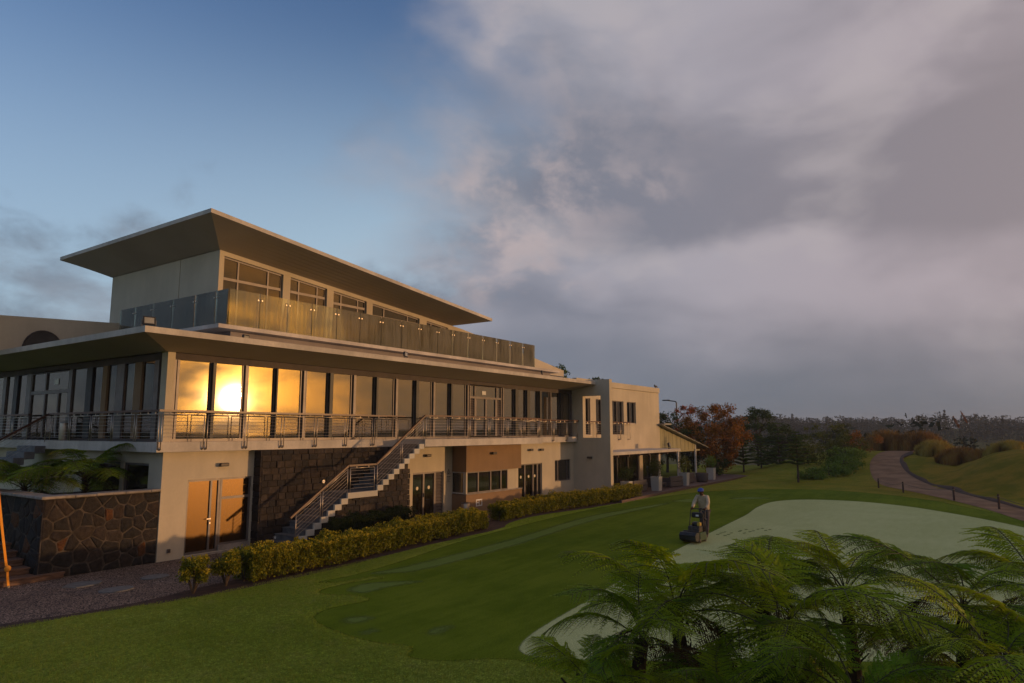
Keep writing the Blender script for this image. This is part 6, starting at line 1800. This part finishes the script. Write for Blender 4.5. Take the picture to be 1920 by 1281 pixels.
# ================================================================== rubble stone retaining wall (garden bed)
def clip(poly, p, n):
    out = []
    for i in range(len(poly)):
        a, b = poly[i], poly[(i + 1) % len(poly)]
        da = (a[0] - p[0]) * n[0] + (a[1] - p[1]) * n[1]; db = (b[0] - p[0]) * n[0] + (b[1] - p[1]) * n[1]
        if da <= 0: out.append(a)
        if (da < 0 < db) or (db < 0 < da):
            t = da / (da - db); out.append((a[0] + (b[0] - a[0]) * t, a[1] + (b[1] - a[1]) * t))
    return out
def rubble(parent, u0, u1, v0, v1, cols, rows, to3, seed, joint=0.011):
    """irregular stones as clipped cells; to3(u, v, out) maps wall coordinates to space"""
    rnd = random.Random(seed)
    S = []
    for j in range(rows):
        for i in range(cols):
            if rnd.random() < 0.16: continue
            S.append((u0 + (u1 - u0) * (i + 0.5 + (0.25 if j % 2 else -0.25) + rnd.uniform(-.5, .5)) / cols, v0 + (v1 - v0) * (j + 0.5 + rnd.uniform(-.45, .45)) / rows))
    for s in S:
        poly = [(u0, v0), (u1, v0), (u1, v1), (u0, v1)]
        for o in S:
            if o is s: continue
            d = (o[0] - s[0], o[1] - s[1]); L = math.hypot(*d)
            if L > 1.4: continue
            m = ((s[0] + o[0]) / 2 - d[0] / L * joint, (s[1] + o[1]) / 2 - d[1] / L * joint)
            poly = clip(poly, m, d)
            if len(poly) < 3: break
        if len(poly) < 3: continue
        c = (sum(p[0] for p in poly) / len(poly), sum(p[1] for p in poly) / len(poly))
        # roughen the outline, then dome the face
        q = []
        for i in range(len(poly)):
            a, b = poly[i], poly[(i + 1) % len(poly)]
            q.append((a[0] + (c[0] - a[0]) * 0.06, a[1] + (c[1] - a[1]) * 0.06))
            if math.hypot(b[0] - a[0], b[1] - a[1]) > 0.12:
                k = rnd.uniform(-0.03, 0.10)
                q.append(((a[0] + b[0]) / 2 + (c[0] - (a[0] + b[0]) / 2) * k, (a[1] + b[1]) / 2 + (c[1] - (a[1] + b[1]) / 2) * k))
        n = len(q)
        out = rnd.uniform(0.016, 0.036)
        mb = MB()
        mb.v += [to3(p[0], p[1], -0.03) for p in q]
        mb.v += [to3(p[0], p[1], out * 0.55) for p in q]
        mb.v += [to3(p[0] + (c[0] - p[0]) * 0.22, p[1] + (c[1] - p[1]) * 0.22, out + rnd.uniform(-.008, .010)) for p in q]
        mb.v.append(to3(c[0], c[1], out + rnd.uniform(0, 0.012)))
        for i in range(n):
            k = (i + 1) % n
            mb.f += [(i, k, n + k, n + i), (n + i, n + k, 2 * n + k, 2 * n + i), (2 * n + i, 2 * n + k, 3 * n)]
        mb.build('stone', 'rubble_stone', parent)
rw = thing('retaining_wall', (9.2, 19.9, 0.0), 'rough dark stone retaining wall with pale mortar joints left of the corner door', 'wall')
mb = MB(); mb.box(7.688, 10.64, 19.787, 20.15, 0.0, 1.98); mb.box(7.688, 8.05, 20.15, 24.5, 0.0, 1.98); mb.build('mortar_core', 'rubble_mortar', rw)
rubble(rw, 7.70, 10.64, 0.0, 1.97, 9, 7, lambda u, v, o: (u, 19.795 - o, v), 3)
rubble(rw, 19.80, 24.5, 0.0, 1.97, 14, 7, lambda u, v, o: (7.695 - o, u, v), 4)
rnd = random.Random(2)
x = 7.6
while x < 10.6:
    b = min(x + rnd.uniform(0.5, 0.8), 10.64)
    mb = MB(); mb.bbox(x + 0.004, b - 0.004, 19.70, 20.2, 1.985, 2.05 + rnd.uniform(-.006, .006), 0.012); mb.build('coping_stone', 'coping', rw); x = b
y = 20.2
while y < 24.5:
    b = min(y + rnd.uniform(0.5, 0.8), 24.5)
    mb = MB(); mb.bbox(7.6, 8.1, y + 0.004, b - 0.004, 1.985, 2.05 + rnd.uniform(-.006, .006), 0.012); mb.build('coping_stone', 'coping', rw); y = b
mb = MB(); mb.box(8.05, 10.62, 20.15, 24.6, 0.0, 1.75)
tag(mb.build('garden_bed', 'soil'), 'raised bed of dark soil behind the stone wall', None, None, 'structure')
# ================================================================== timber steps at the left edge
ts = thing('timber_steps', (5.6, 20.6, 0.0), 'broad dark timber steps at the left edge beside the stone wall', 'steps')
for k in range(5):
    y0 = 19.62 + 0.42 * k; z1 = 0.16 * (k + 1)
    x1 = 8.25 if k == 0 else (8.0 if k == 1 else 7.62)
    for q in range(3):
        a = y0 + 0.14 * q
        if a + 0.13 > 19.76 and x1 > 7.62: xx = 7.62
        else: xx = x1
        mb = MB(); mb.bbox(1.5, xx, a, a + 0.132, z1 - 0.05, z1, 0.006); mb.build('tread_board', 'timber', ts)
    mb = MB(); mb.bbox(1.5, (x1 if k == 0 else 7.62) - 0.02, y0 + 0.02, y0 + 0.055, max(z1 - 0.16, 0.0) + 0.002, z1 - 0.052, 0.004); mb.build('riser_board', 'timber', ts)
# orange strap tied across the steps
os_ = thing('orange_strap', (6.93, 19.5, 0.0), 'bright orange strap tied down in front of the timber steps', 'strap')
mb = MB()
def ribbon(mb, pts, w, nrm=(0.5, -0.85, 0)):
    n = Vector(nrm).normalized()
    for i in range(len(pts) - 1):
        a, b = Vector(pts[i]), Vector(pts[i + 1])
        d = (b - a).normalized(); s = d.cross(n).normalized() * w / 2; e = n * 0.004
        o = len(mb.v)
        for p in (a, b): mb.v += [tuple(p - s - e), tuple(p + s - e), tuple(p + s + e), tuple(p - s + e)]
        mb.f += [(o, o + 1, o + 5, o + 4), (o + 1, o + 2, o + 6, o + 5), (o + 2, o + 3, o + 7, o + 6), (o + 3, o, o + 4, o + 7), (o, o + 3, o + 2, o + 1), (o + 4, o + 5, o + 6, o + 7)]
ribbon(mb, [(6.55, 19.50, 2.55), (6.75, 19.50, 1.35), (6.90, 19.50, 0.52)], 0.075)
mb.build('webbing', 'orange_strap', os_)
mb = MB(); mb.ball((6.93, 19.49, 0.45), 0.075, 10, 7, (1.0, 0.6, 1.0)); mb.build('knot', 'orange_strap', os_, True)
mb = MB(); ribbon(mb, [(6.93, 19.50, 0.41), (6.95, 19.50, 0.25), (6.98, 19.50, 0.04)], 0.07); mb.build('tail', 'orange_strap', os_)
mb = MB(); mb.tube([(6.98, 19.50, 0.05), (6.98, 19.50, 0.0)], 0.03, 8); mb.build('ring', 'stainless', os_)
t = thing('anchor_post', (6.40, 19.55, 0.0), 'slim dark timber post at the left edge holding the strap', 'post')
mb = MB(); mb.bbox(6.36, 6.46, 19.46, 19.56, 0.0, 2.7, 0.01); mb.build('shaft', 'stake_wood', t)
mb = MB(); mb.bbox(6.34, 6.48, 19.44, 19.58, 2.702, 2.73, 0.006); mb.build('cap', 'stake_wood', t)

# ================================================================== stakes and rope along the track
stk = [(51.3, 6.4, 0.62, 'roped wooden stake nearest the bend of the dirt track'), (48.2, 4.7, 0.66, 'second roped stake from the bend of the track'), (44.2, 1.95, 0.72, 'third roped stake from the bend of the track'), (40.4, 0.0, 0.74, 'fourth roped stake, nearest the right edge of the picture')]
for x, y, h, lb in stk:
    t = thing('wooden_stake', (x, y, zt(x, y)), lb, 'stake', 'roped stakes along the track')
    mb = MB(); mb.tube([(x, y, zt(x, y) - 0.05), (x, y, zt(x, y) + h - 0.05), (x, y, zt(x, y) + h)], [0.05, 0.048, 0.03], 8); mb.build('shaft', 'stake_wood', t)
    mb = MB(); mb.tube([(x, y, zt(x, y) + h * 0.8), (x, y, zt(x, y) + h * 0.8 + 0.05)], 0.058, 8); mb.build('rope_loop', 'rope', t)
stk2 = [(x, y, zt(x, y) + h * 0.83) for x, y, h, _ in stk] + [(36.6, -1.9, 0.6)]
mb = MB()
for a, b in zip(stk2, stk2[1:]):
    mb.tube([(a[0] + (b[0] - a[0]) * u, a[1] + (b[1] - a[1]) * u, a[2] + (b[2] - a[2]) * u - 0.16 * 4 * u * (1 - u)) for u in [k / 8 for k in range(9)]], 0.012, 5)
tag(mb.build('boundary_rope', 'rope', org=(44, 2, 0)), 'thin sagging rope strung between the stakes', 'rope')

# ================================================================== street lamp far behind
t = thing('street_lamp', (74.5, 29.2, 0.0), 'thin dark street lamp rising behind the autumn trees', 'street lamp')
mb = MB(); mb.tube([(74.5, 29.2, 0), (74.5, 29.2, 6.9), (74.45, 29.3, 7.05)], [0.10, 0.075, 0.07], 8); mb.build('pole', 'black_plastic', t)
mb = MB(); mb.tube([(74.45, 29.3, 7.05), (74.0, 30.0, 7.15)], 0.06, 6); mb.build('arm', 'black_plastic', t)
mb = MB(); mb.bbox(73.75, 74.15, 29.8, 30.6, 7.12, 7.24, 0.03); mb.build('lamp_head', 'black_plastic', t)

# ================================================================== greenkeeper and mower
leaf('skin', [(0.10, 0.05, 0.03), (0.12, 0.062, 0.038)], 0.6, 0.0)
two('shirt', (0.42, 0.33, 0.22), (0.52, 0.42, 0.29), 6.0, 0.9)
two('trousers', (0.055, 0.045, 0.055), (0.09, 0.075, 0.08), 5.0, 0.9)
two('boots', (0.015, 0.013, 0.012), (0.03, 0.026, 0.024), 8.0, 0.6)
two('cap_blue', (0.03, 0.06, 0.30), (0.05, 0.09, 0.40), 6.0, 0.8)
two('hair', (0.01, 0.008, 0.007), (0.018, 0.015, 0.012), 20.0, 0.7)
two('mower_green', (0.02, 0.05, 0.025), (0.03, 0.065, 0.032), 4.0, 0.4)
two('mower_yellow', (0.40, 0.26, 0.02), (0.46, 0.30, 0.03), 4.0, 0.5)
def skin_obj(name, mat, parent, verts, edges, radii, root=0, sub=2, M4=Matrix()):
    """a continuous body grown over a skeleton"""
    me = bpy.data.meshes.new(name)
    me.from_pydata([tuple(M4 @ Vector(v)) for v in verts], edges, [])
    bm = bmesh.new(); bm.from_mesh(me)
    ly = bm.verts.layers.skin.verify()
    for i, v in enumerate(bm.verts):
        r = radii[i]; v[ly].radius = r if isinstance(r, tuple) else (r, r)
        v[ly].use_root = (i == root)
    bm.to_mesh(me); bm.free()
    me.materials.append(MATS[mat])
    o = bpy.data.objects.new(name, me); COL.objects.link(o)
    if parent: o.parent = parent
    m = o.modifiers.new('skin', 'SKIN'); m.use_smooth_shade = True
    s = o.modifiers.new('sub', 'SUBSURF'); s.levels = sub; s.render_levels = sub
    ORG[o] = (0, 0, 0)
    return o
# built facing -X (towards the mower), feet on the turf
PX, PY = 24.05, 8.52
man = thing('person', (PX, PY, 0.012), 'person in a blue cap, tan shirt and dark trousers leaning over a walk-behind mower', 'person')
# body frame: f forward (-X), l his left (-Y), u up
def B(f, l, u): return (-f, -l, u)
# joints
pel = B(-0.02, 0, 0.93); waist = B(0.02, 0, 1.08); chest = B(0.12, 0, 1.30); neckb = B(0.20, 0, 1.45); neck = B(0.235, 0, 1.51); head = B(0.285, 0.0, 1.58); crown = B(0.305, 0, 1.69)
def arm(s):
    return [B(0.175, s * 0.185, 1.40), B(0.33, s * 0.255, 1.17), B(0.545, s * 0.235, 1.045), B(0.60, s * 0.225, 1.035)]
def leg(s):
    return [B(-0.02, s * 0.095, 0.88), (B(0.10, s * 0.105, 0.50) if s > 0 else B(-0.02, s * 0.11, 0.49)), (B(0.12, s * 0.105, 0.09) if s > 0 else B(-0.26, s * 0.11, 0.12)), (B(0.30, s * 0.115, 0.045) if s > 0 else B(-0.12, s * 0.12, 0.045))]
V = [pel, waist, chest, neckb, neck, head, crown]; E_ = [(0, 1), (1, 2), (2, 3), (3, 4), (4, 5), (5, 6)]
Rr = [(0.11, 0.08), (0.10, 0.07), (0.10, 0.065), (0.06, 0.05), 0.055, (0.085, 0.095), (0.075, 0.085)]
for s in (-1, 1):
    o = len(V); V += arm(s); E_ += [(2, o), (o, o + 1), (o + 1, o + 2), (o + 2, o + 3)]; Rr += [0.050, 0.038, 0.030, 0.036]
    o = len(V); V += leg(s); E_ += [(0, o), (o, o + 1), (o + 1, o + 2), (o + 2, o + 3)]; Rr += [0.075, 0.052, 0.038, 0.036]
body = skin_obj('body', 'skin', man, V, E_, Rr)
# fingers closed round the bar, and thumbs
mb = MB()
for s in (-1, 1):
    for k in range(4):
        yk = s * (0.225 + (k - 1.5) * 0.021)
        ln = (0.9, 1.05, 1.0, 0.8)[k]
        mb.tube([B(0.60, yk, 1.055), B(0.60 + 0.038 * ln, yk, 1.055), B(0.60 + 0.056 * ln, yk, 1.025), B(0.60 + 0.040 * ln, yk, 1.0), B(0.612, yk, 0.995)], [0.0105, 0.010, 0.0095, 0.009, 0.007], 6)
    mb.tube([B(0.575, s * 0.185, 1.03), B(0.605, s * 0.165, 1.01), B(0.635, s * 0.175, 0.995)], [0.012, 0.011, 0.008], 6)
mb.v = [(p[0] + PX, p[1] + PY, p[2] + 0.012) for p in mb.v]
mb.build('fingers', 'skin', man, True)
def off(mb): 
    mb.v = [(p[0] + PX, p[1] + PY, p[2] + 0.012) for p in mb.v]; return mb
mb = MB(); mb.tube([B(0.385, 0, 1.595), B(0.405, 0, 1.565), B(0.395, 0, 1.55)], [0.012, 0.018, 0.012], 6); off(mb).build('nose', 'skin', man, True)
mb = MB()
for s in (-1, 1): mb.ball(B(0.29, s * 0.092, 1.585), 0.028, 8, 6, (0.7, 0.4, 1.1))
off(mb).build('ears', 'skin', man, True)
mb = MB()
for s in (-1, 1): mb.ball(B(0.375, s * 0.034, 1.605), 0.012, 8, 6)
mb.bar(B(0.383, -0.025, 1.53), B(0.383, 0.025, 1.53), 0.008); off(mb).build('eyes_and_mouth', 'hair', man)
mb = MB(); mb.ball(B(0.265, 0, 1.615), 0.094, 12, 8, (1.0, 0.95, 0.95)); off(mb).build('hair', 'hair', man, True)
# clothing
V = [B(-0.03, 0, 0.86), B(0.01, 0, 1.05), chest, B(0.185, 0, 1.42), B(0.215, 0, 1.465)]; E_ = [(0, 1), (1, 2), (2, 3), (3, 4)]
Rr = [(0.185, 0.145), (0.175, 0.135), (0.195, 0.145), (0.13, 0.10), (0.075, 0.07)]
for s in (-1, 1):
    a = arm(s); o = len(V); V += [a[0], a[1], B(0.525, s * 0.236, 1.055)]; E_ += [(2, o), (o, o + 1), (o + 1, o + 2)]; Rr += [0.090, 0.068, 0.050]
skin_obj('shirt', 'shirt', man, V, E_, Rr, 1)
mb = MB(); mb.tube([B(0.205, 0, 1.45), B(0.222, 0, 1.485)], [0.085, 0.078], 12, False); mb.bar(B(0.285, 0.03, 1.452), B(0.30, 0.065, 1.43), 0.05, 0.012); mb.bar(B(0.285, -0.03, 1.452), B(0.30, -0.065, 1.43), 0.05, 0.012); off(mb).build('collar', 'shirt', man)
mb = MB(); mb.bar(B(0.262, -0.10, 1.30), B(0.262, -0.04, 1.30), 0.02, 0.075); off(mb).build('pocket', 'shirt', man)
V = [B(-0.025, 0, 0.95)]; E_ = []; Rr = [(0.155, 0.12)]
for s in (-1, 1):
    a = leg(s); o = len(V); V += [a[0], a[1], tuple(Vector(a[2]) + Vector((0, 0, 0.10)))]; E_ += [(0, o), (o, o + 1), (o + 1, o + 2)]; Rr += [0.108, 0.084, 0.075]
skin_obj('trousers', 'trousers', man, V, E_, Rr, 0)
for s in (-1, 1):
    a = leg(s)
    skin_obj('boot', 'boots', man, [tuple(Vector(a[2]) + Vector((0, 0, 0.16))), a[2], tuple(Vector(a[3]) + Vector((0, 0, 0.012)))], [(0, 1), (1, 2)], [0.062, 0.064, 0.05], 1)
mb = MB()
c = B(0.287, 0, 1.645)
mb.ball(c, 0.108, 14, 9, (1.02, 0.96, 0.72)); 
for k in range(9): 
    pass
pts = []
for k in range(13):
    a = -1.25 + 2.5 * k / 12
    pts.append((B(0.287 + 0.098 * math.cos(a), 0.098 * math.sin(a), 1.655), B(0.287 + (0.10 + 0.085 * math.cos(a * 0.9)) * math.cos(a * 0.72), 0.105 * math.sin(a), 1.618)))
o = len(mb.v)
for p, q in pts: mb.v += [p, q, (q[0], q[1], q[2] - 0.008), (p[0], p[1], p[2] - 0.012)]
for k in range(12):
    for s_ in range(4): mb.f.append((o + 4 * k + s_, o + 4 * k + (s_ + 1) % 4, o + 4 * (k + 1) + (s_ + 1) % 4, o + 4 * (k + 1) + s_))
off(mb).build('cap', 'cap_blue', man, True)

mw = thing('lawn_mower', (23.0, 8.6, 0.012), 'dark walk-behind greens mower with grass box, hooped handle and control console', 'lawn mower')
def mo(mb): 
    mb.v = [(p[0] + PX, p[1] + PY, p[2] + 0.012) for p in mb.v]; return mb
def pt(nm, mat, mb, sm=False, par=None): return mo(mb).build(nm, mat, par or mw, sm)
# grass box at the front
mb = MB()
prof = [(1.30, 0.10), (1.55, 0.06), (1.70, 0.13), (1.73, 0.28), (1.62, 0.36), (1.36, 0.34), (1.28, 0.24)]
n = len(prof)
for s in (-0.28, 0.28): mb.v += [B(f, s, u) for f, u in prof]
mb.f += [tuple(range(n)), tuple(reversed(range(n, 2 * n)))] + [(i, n + i, n + (i + 1) % n, (i + 1) % n) for i in range(n)]
pt('grass_box', 'black_plastic', mb)
mb = MB(); mb.bar(B(1.33, -0.27, 0.365), B(1.33, 0.27, 0.365), 0.04); pt('box_lip', 'lamp_metal', mb)
# cutting reel housing and rollers
mb = MB(); mb.tube([B(1.15, -0.27, 0.15), B(1.15, 0.27, 0.15)], 0.12, 16); pt('reel_cover', 'mower_green', mb, True)
mb = MB(); mb.tube([B(1.34, -0.31, 0.065), B(1.34, 0.31, 0.065)], 0.06, 12); pt('front_roller', 'lamp_metal', mb, True)
mb = MB(); mb.tube([B(0.82, -0.30, 0.125), B(0.82, 0.30, 0.125)], 0.125, 20); pt('drive_drum', 'lamp_metal', mb, True)
for s in (-1, 1):
    mb = MB(); mb.bbox(-1.34, -0.74, s * 0.29 - 0.015, s * 0.29 + 0.015, 0.06, 0.32, 0.01); pt('side_plate', 'mower_green', mb)
# engine
mb = MB(); mb.bbox(-1.12, -0.78, -0.20, 0.20, 0.30, 0.50, 0.02); pt('engine_block', 'lamp_metal', mb)
mb = MB(); mb.tube([B(0.95, 0.02, 0.50), B(0.95, 0.02, 0.60), B(0.95, 0.02, 0.63)], [0.13, 0.13, 0.10], 16); pt('engine_cowl', 'black_plastic', mb, True)
mb = MB(); mb.bbox(-1.05, -0.85, -0.19, -0.06, 0.50, 0.62, 0.02); pt('fuel_tank', 'mower_yellow', mb)
mb = MB(); mb.bbox(-0.86, -0.72, 0.06, 0.19, 0.45, 0.56, 0.015); pt('air_filter', 'mower_yellow', mb)
# handle tubes, console and hoop
for s in (-1, 1):
    mb = MB(); mb.tube([B(0.80, s * 0.28, 0.28), B(0.74, s * 0.26, 0.62), B(0.66, s * 0.25, 0.95), B(0.63, s * 0.25, 1.00)], 0.017, 8); pt('handle_tube', 'black_plastic', mb, True)
mb = MB(); mb.tube([B(0.63, -0.25, 0.99)] + [B(0.62, 0.25 * math.sin(a), 1.02 + 0.015 * math.cos(a)) for a in [(-1.3 + 2.6 * k / 10) for k in range(11)]] + [B(0.63, 0.25, 0.99)], 0.018, 8); pt('handle_hoop', 'black_plastic', mb, True)
mb = MB(); mb.bbox(-0.76, -0.63, -0.20, 0.20, 0.74, 0.92, 0.03); pt('console', 'black_plastic', mb)
mb = MB(); mb.bbox(-0.775, -0.761, -0.06, 0.04, 0.79, 0.85, 0.003); pt('badge', 'white_paint', mb)
mb = MB(); mb.tube([B(0.70, 0.12, 0.92), B(0.66, 0.12, 1.04)], [0.01, 0.008], 6); mb.ball(B(0.66, 0.12, 1.05), 0.02, 8, 6); pt('throttle_lever', 'black_plastic', mb)
mb = MB(); mb.tube([B(0.88, 0.34, 0.30), B(0.92, 0.35, 0.60), B(0.95, 0.35, 0.72)], 0.010, 6); mb.ball(B(0.95, 0.35, 0.74), 0.045, 8, 6); pt('gear_lever', 'black_plastic', mb)

# ================================================================== evening haze
hz = bpy.data.materials.new('haze'); hz.use_nodes = True
hn = NT(hz.node_tree); hn.n.clear()
ho = hn.n.new('ShaderNodeOutputMaterial'); hv = hn.n.new('ShaderNodeVolumePrincipled')
hv.inputs['Color'].default_value = (0.80, 0.84, 0.92, 1.0)
hv.inputs['Density'].default_value = 0.0004
hv.inputs['Anisotropy'].default_value = 0.1
hn.l.new(hv.outputs[0], ho.inputs['Volume'])
MATS['haze'] = hz
mb = MB(); mb.box(-1900, 1900, -1900, 1900, -22.0, 24.0)
tag(mb.build('haze', 'haze'), 'thin evening haze over the valley', None, None, 'stuff')
SC.cycles.volume_bounces = 0
SC.cycles.volume_step_rate = 10.0
